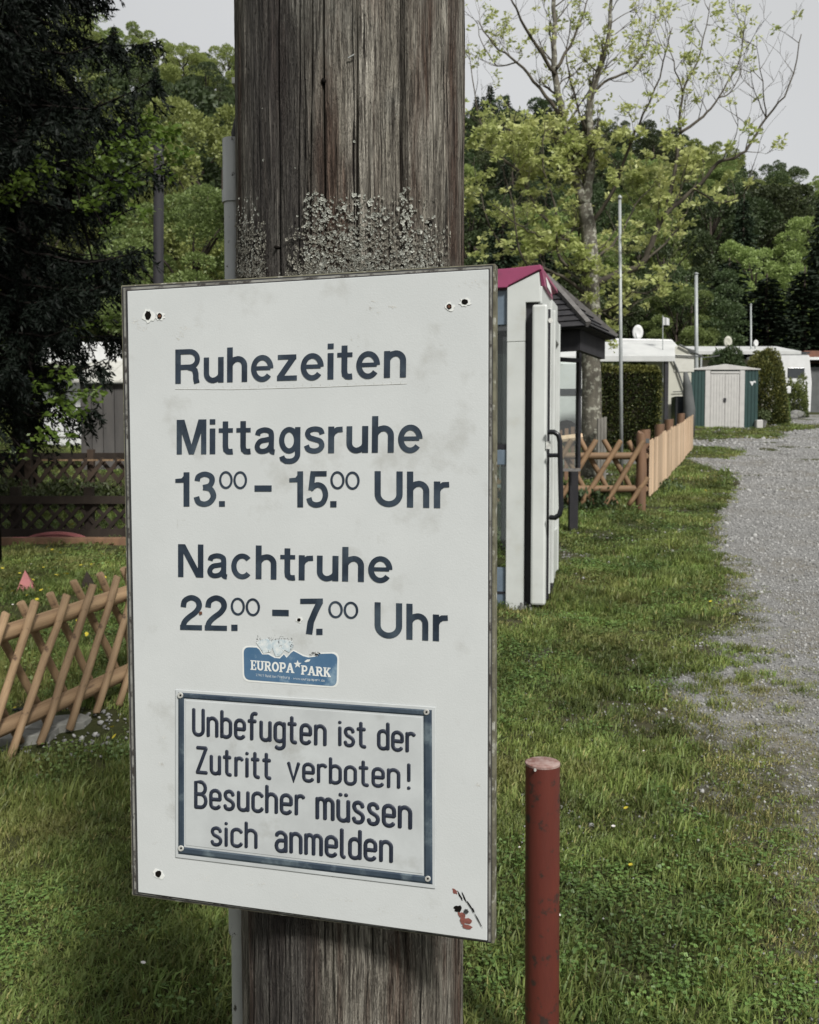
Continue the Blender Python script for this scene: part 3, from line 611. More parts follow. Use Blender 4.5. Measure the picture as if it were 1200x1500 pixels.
# dowel holes with chipped rims, rust stains, scratches
def blob(name, px, py, rx, ry, mt, par, off=.0003, th=.0003, seed=0, jag=.2, n=18, rot=0):
    r_ = random.Random(seed); c = S(px, py, off); ex = S(px+1, py, off)-c; ey = S(px, py-1, off)-c; pts = []
    for i in range(n):
        a = 6.283*i/n; f = 1+r_.uniform(-jag, jag); x = math.cos(a)*rx*f; y = math.sin(a)*ry*f
        pts.append(c+ex*(x*math.cos(rot)-y*math.sin(rot))+ey*(x*math.sin(rot)+y*math.cos(rot)))
    k = MB(); k.prism(pts, Vector(EN)*th); return k.obj(name, mt, par)
for i, (x, y, r0, r1) in enumerate(((217, 462, 4.6, 6.5), (234, 463, 3.6, 4.2), (658, 449, 3.6, 4), (681, 442, 4.6, 4.2), (232, 1280, 4.5, 5), (438, 908, 2.6, 2.6))):
    blob('chipped_rim', x+.6, y+.4, r0*1.75, r1*1.5, M['stickwhite'], board, .0002, .0004, i, .3); blob('screw_hole', x, y, r0, r1, M['hole'], board, .0008, .0002, i+9, .12)
    if i in (1, 2): blob('screw_head', x, y, r0*.6, r0*.6, M['rust'], board, .0011, .0005, i, .05)
blob('rust_spot', 294, 898, 2.4, 2.6, M['rust'], board, .0010, .0001, 3, .2)
for i, (x, y, a, b, ro) in enumerate(((667, 1306, 5, 2.6, -1.0), (674, 1312, 1.4, 8, .5), (680, 1314, 1.2, 7, .42), (671, 1331, 5.5, 4.5, .2), (676, 1341, 6, 3.6, -.5), (683, 1349, 8, 4, -.2), (684, 1358, 7, 2.8, -.25), (678, 1350, 3, 6, .3), (688, 1326, 1.0, 8, .55), (701, 1348, .9, 11, .5), (693, 1333, 1.3, 5, .5))):
    blob('flaked_scratch', x, y, a, b, M['rustred'] if i in (0, 4, 5, 6, 7) else M['hole'], board, .0003+.0001*i, .0001, i+30, .35, 14, ro)
blob('flaked_scratch', 683, 1335, 3.2, 3.6, M['signdark'], board, .0016, .0001, 77, .3)
def scr(name, pts, w_, mt, par, off=.0003):
    k = MB(); P_ = [S(x, y, off) for x, y in pts]
    k.tube(P_, w_, 4); return k.obj(name, mt, par)
scr('pencil_line', [(257, 570), (340, 570.5), (470, 567), (596, 562)], .00022, M['smudge'], board)
for x in range(262, 596, 13): scr('ruler_mark', [(x, 570-(x-257)*.024), (x, 566.5-(x-257)*.024)], .00016, M['smudge'], board)
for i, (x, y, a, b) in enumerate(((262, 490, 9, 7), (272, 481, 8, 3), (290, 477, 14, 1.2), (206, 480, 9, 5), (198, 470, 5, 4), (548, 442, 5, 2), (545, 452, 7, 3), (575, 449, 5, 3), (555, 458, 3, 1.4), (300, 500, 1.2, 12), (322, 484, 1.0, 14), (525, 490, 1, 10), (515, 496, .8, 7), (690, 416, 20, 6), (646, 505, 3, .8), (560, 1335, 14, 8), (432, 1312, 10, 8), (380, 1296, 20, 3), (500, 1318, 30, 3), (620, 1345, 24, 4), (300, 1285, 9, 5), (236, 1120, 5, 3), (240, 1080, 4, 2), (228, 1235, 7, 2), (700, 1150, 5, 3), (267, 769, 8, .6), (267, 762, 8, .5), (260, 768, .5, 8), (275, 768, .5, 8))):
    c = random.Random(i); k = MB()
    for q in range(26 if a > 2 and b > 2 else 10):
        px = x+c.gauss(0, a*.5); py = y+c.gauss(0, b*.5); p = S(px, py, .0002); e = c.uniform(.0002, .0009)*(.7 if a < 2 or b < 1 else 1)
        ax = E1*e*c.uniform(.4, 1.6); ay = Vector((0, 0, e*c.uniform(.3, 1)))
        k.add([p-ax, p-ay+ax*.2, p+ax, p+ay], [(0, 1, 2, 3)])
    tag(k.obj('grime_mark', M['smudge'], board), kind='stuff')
# ---- lettering: outline strokes of a plain grotesque, cap height 1
def arc(cx, cy, rx, ry, a0, a1, n=12, p=1.0):
    o = []
    for i in range(n+1):
        a = R(a0+(a1-a0)*i/n); c_, s_ = math.cos(a), math.sin(a)
        o.append((cx+rx*math.copysign(abs(c_)**p, c_), cy+ry*math.copysign(abs(s_)**p, s_)))
    return o
def crom(pts, n=5):
    o = []; q = [pts[0]]+list(pts)+[pts[-1]]
    for i in range(1, len(q)-2):
        for k in range(n):
            t = k/n; a, b, c, d = q[i-1], q[i], q[i+1], q[i+2]
            o.append(tuple(.5*((2*b[j])+(c[j]-a[j])*t+(2*a[j]-5*b[j]+4*c[j]-d[j])*t*t+(3*b[j]-a[j]-3*c[j]+d[j])*t**3) for j in (0, 1)))
    return o+[tuple(pts[-1])]
W = .165; W2 = .14
def rc(x0, y0, x1, y1): return ('p', [(x0, y0), (x1, y0), (x1, y1), (x0, y1)])
def HV():
    h = W/2; g = {}
    sq = .86
    g['R'] = (.76, [rc(0, 0, W, 1), ('s', [(W*.5, .925), (.44, .925)]+arc(.44, .70, .235, .225, 90, -90, 12)+[(W*.5, .475)], .148), ('s', [(.40, .47), (.53, .44), (.60, .37), (.625, .27), (.63, .12), (.66, 0)], W)])
    g['u'] = (.60, [rc(.60-W, 0, .60, .735), ('s', [(h, .735), (h, .27)]+arc(.285, .27, .285-h, .205, 180, 270, 8)+[(.37, .085), (.47, .15), (.53, .27)], .155)])
    g['h'] = (.60, [rc(0, 0, W, 1), ('s', [(.07, .45), (.13, .57), (.22, .645), (.31, .665)]+arc(.315, .46, .20, .205, 90, 0, 8)+[(.515, 0)], .16)])
    g['n'] = (.60, [rc(0, 0, W, .735), ('s', [(.07, .45), (.13, .57), (.22, .645), (.31, .665)]+arc(.315, .46, .20, .205, 90, 0, 8)+[(.515, 0)], .16)])
    g['e'] = (.66, [('s', [(.13, .375), (.57, .375)], .115), ('s', arc(.33, .367, .25, .31, 0, 322, 34), .15)])
    g['z'] = (.57, [rc(.02, .60, .55, .735), rc(0, 0, .57, .14), ('p', [(0, .13), (.20, .13), (.55, .62), (.35, .62)])])
    g['i'] = (W, [rc(0, 0, W, .735), rc(0, .85, W, 1)])
    g['t'] = (.42, [rc(0, .61, .42, .735), ('s', [(.20, .93), (.20, .22), (.215, .12), (.27, .07), (.35, .062), (.42, .07)], .16)])
    g['M'] = (.90, [rc(0, 0, .155, 1), rc(.745, 0, .90, 1), ('p', [(.02, 1), (.235, 1), (.53, 0), (.375, 0)]), ('p', [(.88, 1), (.665, 1), (.37, 0), (.525, 0)])])
    g['a'] = (.62, [('s', crom([(.10, .52), (.14, .62), (.30, .67), (.45, .63), (.50, .53), (.50, .15), (.52, .06), (.60, .04)], 5), .15), ('s', crom([(.50, .42), (.36, .39), (.18, .35), (.09, .22), (.13, .10), (.25, .065), (.40, .11), (.50, .24)], 5), .145)])
    g['g'] = (.62, [('s', arc(.29, .37, .215, .30, 0, 360, 28), .148), ('s', [(.535, .735), (.535, -.02)]+arc(.31, -.02, .225, .20, 0, -90, 8)+[(.20, -.215), (.11, -.16), (.08, -.08)], .15)])
    g['s'] = (.57, [('s', crom([(.50, .53), (.45, .64), (.29, .675), (.14, .635), (.09, .54), (.15, .44), (.29, .39), (.45, .33), (.495, .20), (.42, .10), (.28, .062), (.12, .105), (.06, .22)], 5), .145)])
    g['r'] = (.40, [rc(0, 0, W, .735), ('s', [(.07, .42), (.14, .57), (.25, .645), (.40, .655)], .15)])
    g['1'] = (.40, [rc(.235, 0, .40, 1), ('p', [(.0, .70), (.24, .70), (.24, .83), (.0, .81)]), ('p', [(.16, .80), (.24, .79), (.24, .99), (.275, 1), (.24, .90)])])
    g['3'] = (.63, [('s', crom([(.09, .74), (.13, .87), (.30, .935), (.47, .87), (.51, .74), (.44, .60), (.26, .55)], 5), .15), ('s', crom([(.26, .55), (.46, .50), (.55, .30), (.46, .13), (.30, .065), (.13, .12), (.07, .28)], 5), .155)])
    g['5'] = (.63, [rc(.12, .855, .58, 1), ('s', [(.20, .99), (.185, .93), (.13, .47)], .15), ('s', crom([(.11, .50), (.30, .62), (.48, .55), (.55, .34), (.47, .13), (.29, .065), (.13, .12), (.07, .26)], 5), .15)])
    g['0'] = (.80, [('s', arc(.40, .5, .335, .44, 0, 360, 30), .125)])
    g['U'] = (.76, [('s', [(h, 1), (h, .36)]+arc(.38, .36, .38-h, .28, 180, 360, 16)+[(.76-h, 1)], W)])
    g['N'] = (.76, [rc(0, 0, .16, 1), rc(.60, 0, .76, 1), ('p', [(.02, 1), (.21, 1), (.74, 0), (.55, 0)])])
    g['c'] = (.61, [('s', arc(.32, .367, .245, .31, 42, 318, 28), .15)])
    g['2'] = (.63, [('s', crom([(.09, .66), (.13, .84), (.31, .935), (.49, .86), (.54, .69), (.44, .52), (.24, .36), (.12, .22), (.085, .07)], 5), .155), rc(.0, 0, .62, .145)])
    g['7'] = (.60, [rc(0, .855, .60, 1), ('s', [(.52, .90), (.40, .64), (.28, .34), (.235, 0)], .17)])
    g['-'] = (.5, [rc(0, 0, .5, 1)]); g['.'] = (1, [rc(0, 0, 1, 1)])
    return g
HG = HV()
def ribbon(pts, w_):
    p = [pts[0]]
    for a in pts[1:]:
        if (a[0]-p[-1][0])**2+(a[1]-p[-1][1])**2 > 1e-6: p.append(a)
    n = len(p); closed = n > 4 and False
    L = []; Rr = []
    loop = (pts[0][0]-pts[-1][0])**2+(pts[0][1]-pts[-1][1])**2 < 1e-5
    for i in range(n):
        a = p[i-1] if i > 0 else (p[-2] if loop else p[0]); b = p[i+1] if i < n-1 else (p[1] if loop else p[-1])
        d1 = (p[i][0]-a[0], p[i][1]-a[1]); d2 = (b[0]-p[i][0], b[1]-p[i][1])
        if abs(d1[0])+abs(d1[1]) < 1e-9: d1 = d2
        if abs(d2[0])+abs(d2[1]) < 1e-9: d2 = d1
        l1 = math.hypot(*d1); l2 = math.hypot(*d2); t = (d1[0]/l1+d2[0]/l2, d1[1]/l1+d2[1]/l2); lt = math.hypot(*t) or 1
        nn = (-t[1]/lt, t[0]/lt); c = max(.6, (nn[0]*-d1[1]+nn[1]*d1[0])/l1); k = w_/2/c
        L.append((p[i][0]+nn[0]*k, p[i][1]+nn[1]*k)); Rr.append((p[i][0]-nn[0]*k, p[i][1]-nn[1]*k))
    return L, Rr
def glyph_mesh(name, prims, f3, mt, par):
    """prims in glyph units; f3 maps (x, y, layer) to a point"""
    k = MB(); lay = 0
    for pr in prims:
        if pr[0] == 'p':
            pts = pr[1]; A2 = sum(pts[i][0]*pts[(i+1) % len(pts)][1]-pts[(i+1) % len(pts)][0]*pts[i][1] for i in range(len(pts)))
            if A2 < 0: pts = pts[::-1]
            b = [f3(x, y, -1) for x, y in pts]; t_ = [f3(x, y, lay) for x, y in pts]; n = len(pts)
            k.add(b+t_, [tuple(range(n, 2*n))]+[(i, (i+1) % n, n+(i+1) % n, n+i) for i in range(n)])
        else:
            L, Rr = ribbon(pr[1], pr[2]); n = len(L)
            b = [f3(x, y, -1) for x, y in L+Rr]; t_ = [f3(x, y, lay) for x, y in L+Rr]
            fs = []
            for i in range(n-1):
                fs += [(2*n+n+i, 2*n+n+i+1, 2*n+i+1, 2*n+i), (i, 2*n+i, 2*n+i+1, i+1), (n+i, n+i+1, 3*n+i+1, 3*n+i)]
            k.add(b+t_, fs)
        lay += 1
    return k.obj(name, mt, par)
def word(txt, x0, x1, yt0, yb0, yb1, gap=.105, off=.0006, glyphs=HG, mt='vinyl', par=None, wnat=None):
    par = par or board
    tot = sum(glyphs[c][0] for c in txt)+gap*(len(txt)-1)
    w0 = S(x0, yb0, off); w1 = S(x1, yb1, off); wt = S(x0, yt0, off); ux = (w1-w0)/tot; uy = wt-w0; x = 0
    for c in txt:
        adv, pr = glyphs[c]; xo = x
        glyph_mesh('letter', pr, lambda a, b, l: w0+ux*(xo+a)+uy*b+EN*(-.0003 if l < 0 else l*.00004), M[mt], par)
        x += adv+gap
word('Ruhezeiten', 257, 595, 512, 562, 552.5)
word('Mittagsruhe', 259, 619, 615, 665.5, 662.5)
word('13', 257, 317, 692, 742, 741.5, .13); word('.', 321, 329.5, 734, 742, 742); word('00', 321, 362, 690, 716, 716.5, .04)
word('-', 373, 398, 711, 720, 720); word('15', 424, 481, 690.5, 743, 743, .10); word('.', 484, 493, 734, 743, 743); word('00', 484, 527, 690, 716.5, 717.5, .04)
word('Uhr', 549, 658, 690, 742, 744.5, .12)
word('Nachtruhe', 261, 575, 797, 845, 853.5)
word('22', 264, 333, 872, 922.5, 924, .07); word('.', 339, 348, 915, 924, 924); word('00', 338, 381, 875, 901, 903, .04)
word('-', 399, 423, 893, 902, 902.5); word('7', 440, 473, 877, 929, 929); word('.', 463.5, 472.5, 921, 930, 930); word('00', 481, 525, 880, 905, 907, .04)
word('Uhr', 549, 656, 882, 934, 940, .12)
# ---- enamelled prohibition plate, riveted on
plate = empty('warning_plate', S(448, 1155, .001), 'small embossed metal plate with black lettering riveted below the quiet hours text', 'sign')
PQ = [(257, 1010), (638, 1036), (638, 1302), (257, 1256)]
slab('base_sheet', PQ, .0005, .0015, M['plate'], plate, .0005)
def qi(q, d): 
    return [(q[0][0]+d, q[0][1]+d), (q[1][0]-d, q[1][1]+d), (q[2][0]-d, q[2][1]-d), (q[3][0]+d, q[3][1]-d)]
def band(name, qo, q_in, o, mt, par):
    k = MB(); n = 4
    qm0 = [tuple(a*.75+b*.25 for a, b in zip(x, y)) for x, y in zip(qo, q_in)]; qm1 = [tuple(a*.25+b*.75 for a, b in zip(x, y)) for x, y in zip(qo, q_in)]
    rings = [(qo, o[0]), (qm0, o[1]), (qm1, o[1]), (q_in, o[0])]
    V = [S(x, y, oo) for q, oo in rings for x, y in q]; fs = []
    for r_ in range(3):
        for i in range(4): fs.append((r_*4+i, r_*4+(i+1) % 4, (r_+1)*4+(i+1) % 4, (r_+1)*4+i)[::-1])
    k.add(V, fs); o_ = k.obj(name, mt, par); return o_
qb = [(261, 1014), (633, 1040), (634, 1296), (261, 1251)]; qn = [(270, 1023.5), (620, 1049), (621, 1282.5), (270, 1240.5)]
band('border', qb, qn, (.0014, .0027), M['platebord'], plate)
qn2 = [(272, 1026), (618, 1051), (619, 1280), (272, 1238)]
slab('raised_field', qn2, .0014, .0020, M['plate'], plate, .0004)
for x, y in ((264.5, 1018.5), (625, 1043), (627, 1287), (265.5, 1242.5)):
    rv = blob('rivet', x, y, 4.4, 4.4, M['rivet'], plate, .0024, .0012, 1, .03, 16); b_ = rv.modifiers.new('b', 'BEVEL'); b_.width = .0007; b_.segments = 2
    o = blob('rivet_core', x, y, 1.5, 1.5, M['hole'], rv, .0037, .0002, 1, .05, 10)
# DIN-like strokes, cap height 1
def DIN():
    w = .36; h = .70; g = {}
    def bowl(x0, x1, y0, y1, r=.17): # stadium
        cxm = (x0+x1)/2; rx = (x1-x0)/2
        return arc(cxm, y1-r, rx, r, 0, 180, 10)+arc(cxm, y0+r, rx, r, 180, 360, 10)+[(x1, y1-r)]
    g['U'] = (w+.04, [[(0, 1), (0, .2)]+arc(.2, .2, .2, .2, 180, 360, 10)+[(.4, 1)]])
    g['n'] = (w, [[(0, 0), (0, h)], [(0, h-.2)]+arc(.18, h-.18, .18, .18, 160, 0, 8)+[(w, 0)]])
    g['b'] = (w, [[(0, 0), (0, 1)], bowl(0, w, 0, h)])
    g['d'] = (w, [[(w, 0), (w, 1)], bowl(0, w, 0, h)])
    g['e'] = (w, [[(0, h*.5), (w, h*.5)], [(w, h*.5), (w, h-.17)]+arc(w/2, h-.17, w/2, .17, 0, 180, 8)+arc(w/2, .17, w/2, .17, 180, 330, 8)])
    g['f'] = (.26, [[(.28, .99), (.22, 1)]+arc(.22, .86, .13, .14, 90, 180, 6)+[(.09, 0)], [(-.03, h), (.24, h)]])
    g['u'] = (w, [[(w, h), (w, 0)], [(0, h), (0, .18)]+arc(.18, .18, .18, .18, 180, 340, 8)])
    g['g'] = (w, [bowl(0, w, 0, h), [(w, h), (w, -.12)]+arc(w/2, -.12, w/2, .16, 0, -140, 8)])
    g['t'] = (.26, [[(.09, .95), (.09, .13)]+arc(.22, .13, .13, .13, 180, 270, 6)+[(.26, 0)], [(-.03, h), (.24, h)]])
    g['i'] = (.02, [[(0, 0), (0, h)], [(0, .90), (0, .93)]])
    g['s'] = (.33, [crom([(.31, .56), (.27, .66), (.16, .70), (.04, .65), (.01, .54), (.07, .42), (.16, .365), (.28, .29), (.325, .17), (.27, .04), (.15, 0), (.04, .04), (0, .14)], 4)])
    g['r'] = (.25, [[(0, 0), (0, h)], [(0, h-.2)]+arc(.16, h-.16, .16, .16, 165, 60, 6)+[(.27, h-.06)]])
    g['Z'] = (.40, [[(.01, 1), (.40, 1)], [(.40, .99), (.01, .01)], [(0, 0), (.42, 0)]])
    g['v'] = (.38, [[(0, h), (.19, 0), (.38, h)]])
    g['o'] = (w, [bowl(0, w, 0, h)])
    g['!'] = (.02, [[(0, 1), (0, .33)], [(0, .04), (0, .0)]])
    g['B'] = (.40, [[(0, 0), (0, 1), (.20, 1)]+arc(.20, .76, .18, .24, 90, -90, 8)+[(0, .52)], [(.2, .52)]+arc(.21, .26, .19, .26, 90, -90, 8)+[(0, 0)]])
    g['c'] = (.33, [arc(w/2, h-.17, w/2, .17, 20, 180, 8)+arc(w/2, .17, w/2, .17, 180, 340, 8)])
    g['h'] = (w, [[(0, 0), (0, 1)], [(0, h-.2)]+arc(.18, h-.18, .18, .18, 160, 0, 8)+[(w, 0)]])
    g['m'] = (.56, [[(0, 0), (0, h)], [(0, h-.18)]+arc(.14, h-.15, .14, .15, 160, 0, 7)+[(.28, 0)], [(.28, h-.18)]+arc(.42, h-.15, .14, .15, 160, 0, 7)+[(.56, 0)]])
    g['ü'] = (w, g['u'][1]+[[(.08, .90), (.08, .93)], [(.28, .90), (.28, .93)]])
    g['a'] = (w, [[(.02, .58)]+arc(w/2, h-.17, w/2, .17, 150, 0, 8)+[(w, 0)], [(w, .40), (.2, .40)]+arc(.17, .20, .17, .20, 90, 270, 8)+[(.26, .01), (w, .12)]])
    g['l'] = (.10, [[(0, 1), (0, .12)]+arc(.1, .12, .1, .12, 180, 270, 5)])
    return g
DG = DIN()
def din(txt, x0, x1, yt0, yb0, yb1, gap=.215, off=.0020, sw=.067):
    tot = sum(DG[c][0] for c in txt)+gap*(len(txt)-1)
    w0 = S(x0, yb0, off); w1 = S(x1, yb1, off); wt = S(x0, yt0, off); ux = (w1-w0)/tot; uy = wt-w0; x = 0
    H = uy.length; hw = sw*H
    for c in txt:
        adv, st_ = DG[c]; k = MB()
        for si, s_ in enumerate(st_):
            p = []
            for a in s_:
                q = w0+ux*(x+a[0])+uy*a[1]
                if not p or (q-p[-1]).length > .0002: p.append(q)
            if (p[0]-p[-1]).length < hw and len(p) == 2: d = (p[1]-p[0]).normalized(); p = [p[0], p[1]]
            n = len(p); prof = [(-1.18, 0), (-1.0, .55), (-.72, .9), (0, 1), (.72, .9), (1.0, .55), (1.18, 0)]
            V = []; fs = []
            d0 = (p[1]-p[0]).normalized(); d1 = (p[-1]-p[-2]).normalized()
            p2 = [p[0]-d0*hw*.75]+[p[0]-d0*hw*.35]+p+[p[-1]+d1*hw*.35]+[p[-1]+d1*hw*.75]; sc_ = [.45, .88]+[1]*n+[.88, .45]; n = len(p2)
            for i in range(n):
                a = p2[max(i-1, 0)]; b = p2[min(i+1, n-1)]; d = (b-a).normalized(); sdv = EN.cross(d).normalized()
                f = 1.0
                if 0 < i < n-1:
                    e = (p2[i]-p2[i-1]).normalized(); f = 1/max(.55, abs(e.dot(d)))
                for u_, h_ in prof: V.append(p2[i]+sdv*hw*u_*sc_[i]*f+EN*(.0013*h_*(sc_[i] if i in (0, n-1) else 1)-.0002))
            m = len(prof)
            for i in range(n-1):
                for j in range(m-1): fs.append((i*m+j, i*m+j+1, (i+1)*m+j+1, (i+1)*m+j))
            fs.append(tuple(range(m-1, -1, -1))); fs.append(tuple((n-1)*m+j for j in range(m)))
            k.add(V, fs)
        o = k.obj('letter', M['paintblue'], plate, True)
        x += adv+gap
din('Unbefugten', 284, 476, 1039, 1076, 1091); din('ist', 498, 535, 1055, 1091, 1094, .2); din('der', 555, 606, 1059, 1096, 1101, .2)
din('Zutritt', 289, 396, 1095, 1131, 1140, .23); din('verboten', 423, 584, 1107, 1142, 1153.5, .2); din('!', 599, 600, 1120, 1155, 1155)
din('Besucher', 287, 444, 1145, 1182, 1193, .2); din('müssen', 465, 601, 1157, 1198, 1213, .2)
din('sich', 311, 375, 1202, 1237, 1241.5, .2); din('anmelden', 405, 573, 1207, 1246, 1262, .2)
# ---- weathered park sticker, upper edge torn
stick = empty('park_sticker', S(426, 975, .0003), 'torn blue oval-cornered sticker with white park name above the metal plate', 'sticker')
def rrect(q, r):
    o = []
    for i in range(4):
        a = q[i-1]; b = q[i]; c = q[(i+1) % 4]; d1 = ((a[0]-b[0]), (a[1]-b[1])); d2 = ((c[0]-b[0]), (c[1]-b[1])); l1 = math.hypot(*d1); l2 = math.hypot(*d2)
        s = (b[0]+d1[0]/l1*r, b[1]+d1[1]/l1*r); e = (b[0]+d2[0]/l2*r, b[1]+d2[1]/l2*r)
        for k in range(6):
            t = k/5; o.append(((1-t)**2*s[0]+2*t*(1-t)*b[0]+t*t*e[0], (1-t)**2*s[1]+2*t*(1-t)*b[1]+t*t*e[1]))
    return o
def poly_on_sign(name, pts, o0, o1, mt, par):
    k = MB(); p = [S(x, y, o1) for x, y in pts]; A2 = sum(pts[i][0]*pts[(i+1) % len(pts)][1]-pts[(i+1) % len(pts)][0]*pts[i][1] for i in range(len(pts)))
    if A2 > 0: p = p[::-1]
    k.prism(p, Vector(EN)*(o0-o1)); 
    k.f = [f[::-1] for f in k.f]
    return k.obj(name, mt, par)
def notch(pts):   # torn bite along the upper edge
    return pts
base_q = [(354.5, 945.5), (497, 956), (495.5, 1008), (355.5, 998)]
tear = [(462, 956.5), (466, 959.5), (460, 960.5), (452, 961.5), (444, 959.5), (436, 955), (430, 952)]
ol = rrect(base_q, 10)
def with_tear(ol, dy):
    o = []; done = False
    for p in ol: o.append(p)
    # top edge runs from corner 0 (end) to corner 1 (start): insert tear after first 6 points
    ins = [(376, 947+dy), (380, 950+dy), (384, 957+dy), (393, 957+dy), (402, 962+dy), (410, 963+dy), (416, 957+dy), (420, 962+dy), (426, 955+dy)]+[(x, y+dy) for x, y in tear[::-1]]
    return o[:6]+ins+o[6:]
poly_on_sign('sticker_border', with_tear(ol, 0), .0001, .0003, M['stickwhite'], stick)
poly_on_sign('sticker_field', with_tear(rrect([(357, 947.5), (494.5, 958), (493, 1005.5), (358, 995.5)], 9), 1.6), .0002, .0005, M['stickblue'], stick)
for i, pts in enumerate(([(375, 941), (382, 938), (391, 936), (398, 940), (400, 948), (396, 955), (386, 957), (381, 949)], [(398, 938), (412, 937), (428, 939), (430, 946), (424, 956), (417, 952), (410, 961), (404, 962), (400, 952)])):
    poly_on_sign('torn_scrap', pts, .0003, .0007, M['stickpaper'], stick)
k = MB(); c = random.Random(5)
for q in range(120):
    p = S(c.uniform(376, 428), 938+c.gauss(0, 3.0), .0004); e = c.uniform(.0002, .0007); k.add([p-E1*e, p-Vector((0, 0, e*.6)), p+E1*e, p+Vector((0, 0, e*.7))], [(0, 1, 2, 3)])
for q in range(60):
    p = S(c.gauss(463, 4), 958+c.gauss(0, 2), .0007); e = c.uniform(.0003, .0009); k.add([p-E1*e, p-Vector((0, 0, e*.6)), p+E1*e, p+Vector((0, 0, e*.7))], [(0, 1, 2, 3)])
tag(k.obj('glue_residue', M['cable'], stick), kind='stuff')
def slabfont():
    s = .13; t = .10; g = {}
    def serif(x, y, w_=.34): return rc(x-w_/2, y, x+w_/2, y+t)
    g['E'] = (.62, [rc(.08, 0, .27, 1), rc(0, 0, .58, t), rc(0, 1-t, .58, 1), rc(.2, .45, .45, .55), rc(.50, 0, .60, .28), rc(.50, .72, .60, 1), rc(.40, .38, .48, .62)])
    g['U'] = (.76, [('s', [(.17, 1), (.17, .3)]+arc(.38, .3, .21, .22, 180, 360, 10)+[(.59, 1)], .17), serif(.17, 1-t), serif(.59, 1-t)])
    g['R'] = (.76, [rc(.08, 0, .27, 1), serif(.17, 0), rc(0, 1-t, .4, 1), ('s', [(.17, .93), (.42, .93)]+arc(.42, .72, .16, .21, 90, -90, 8)+[(.17, .51)], .15), ('s', [(.40, .48), (.62, .06)], .18), rc(.52, 0, .76, t)])
    g['O'] = (.74, [('s', arc(.37, .5, .27, .42, 0, 360, 24), .18)])
    g['P'] = (.68, [rc(.08, 0, .27, 1), serif(.17, 0), rc(0, 1-t, .4, 1), ('s', [(.17, .93), (.42, .93)]+arc(.42, .68, .17, .25, 90, -90, 8)+[(.17, .43)], .16)])
    g['A'] = (.82, [('s', [(.14, .03), (.40, 1)], .16), ('s', [(.40, 1), (.67, .03)], .2), rc(.2, .28, .6, .38), serif(.14, 0, .3), serif(.68, 0, .32)])
    g['K'] = (.80, [rc(.08, 0, .27, 1), serif(.17, 0), serif(.17, 1-t), ('s', [(.27, .42), (.62, .98)], .15), ('s', [(.36, .55), (.66, .04)], .19), serif(.64, 0, .3), serif(.60, 1-t, .3)])
    return g
SG = slabfont()
word('EUROPA', 367, 431, 967, 981, 986, .02, .0006, SG, 'stickwhite', stick); word('PARK', 441, 485, 974.5, 988, 992, .02, .0006, SG, 'stickwhite', stick)
star = [(436+6*math.sin(i*math.pi/5)*(1 if i % 2 == 0 else .42), 973-6*math.cos(i*math.pi/5)*(1 if i % 2 == 0 else .42)) for i in range(10)]
poly_on_sign('star', star, .0004, .0007, M['stickwhite'], stick)
poly_on_sign('torn_scrap', [(446, 969), (450, 966), (455, 966), (453, 969), (448, 970)], .0004, .0007, M['stickwhite'], stick)
def small(txt, x0, x1, yt, yb0, yb1):
    G2 = dict(DG); tot = 0
    ex = {'7': [[(0, 1), (.35, 1), (.12, 0)]], '9': [arc(.18, .7, .17, .27, 0, 360, 12), [(.35, .7), (.3, .2), (.12, 0)]], 'R': [[(0, 0), (0, 1), (.3, 1), (.35, .75), (.3, .5), (0, .5)], [(.2, .5), (.36, 0)]],
          'F': [[(0, 0), (0, 1), (.35, 1)], [(0, .5), (.3, .5)]], 'w': [[(0, .7), (.13, 0), (.25, .6), (.37, 0), (.5, .7)]], 'p': [[(0, .7), (0, -.3)], arc(.18, .35, .18, .35, 0, 360, 12)],
          'k': [[(0, 0), (0, 1)], [(.33, .7), (0, .3), (.35, 0)]], '.': [[(0, 0), (0, .08)]], '·': [[(.1, .3), (.1, .4)]]}
    x = 0; it = []
    for c in txt:
        if c == ' ': x += .3; continue
        st_ = ex.get(c) or DG[c][1]; mw = max(a[0] for s in st_ for a in s); it.append((x, st_)); x += mw+.2
    w0 = S(x0, yb0, .0006); ux = (S(x1, yb1, .0006)-w0)/x; uy = S(x0, yt, .0006)-w0; k = MB()
    for xo, st_ in it:
        for s_ in st_:
            p = [w0+ux*(xo+a[0])+uy*a[1] for a in s_]
            k.tube(p, .00016, 3, cap=False)
    k.obj('small_print', M['stickwhite'], stick)
small('77977 Rust bei Freiburg'.replace('F', 'F'), 375, 425, 987, 990.5, 994.2); small('· www.europapark.de', 427, 477, 991.5, 995, 998.6)
# ---- red steel post
yp = 1.95; rp = .036; px_c = P(795, 1112, yp)
rpost = empty('steel_post', (px_c.x, yp, gzf(px_c.x, yp)), 'round dark red painted steel post standing in the grass beside the notice board', 'post')
k = MB(); zb = gzf(px_c.x, yp)-.1; zt = px_c.z-.010
k.tube([(px_c.x+.004*(1-t_), yp, zb+(zt-zb)*t_) for t_ in np.linspace(0, 1, 20)], rp, 40, cap=False); k.obj('tube', M['redpipe'], rpost, True)
k = MB(); k.tube([(px_c.x, yp, zt-.001), (px_c.x, yp, zt+.0035), (px_c.x, yp, zt+.005)], [rp+.0006, rp+.0006, rp-.002], 40); k.obj('cap', M['pipetop'], rpost, auto=True)
k = MB(); p = P(784, 1128, yp-rp); k.tube([p+Vector((0, .004, 0)), p+Vector((0, -.0015, 0))], .0028, 10); k.obj('screw', M['rivet'], rpost)
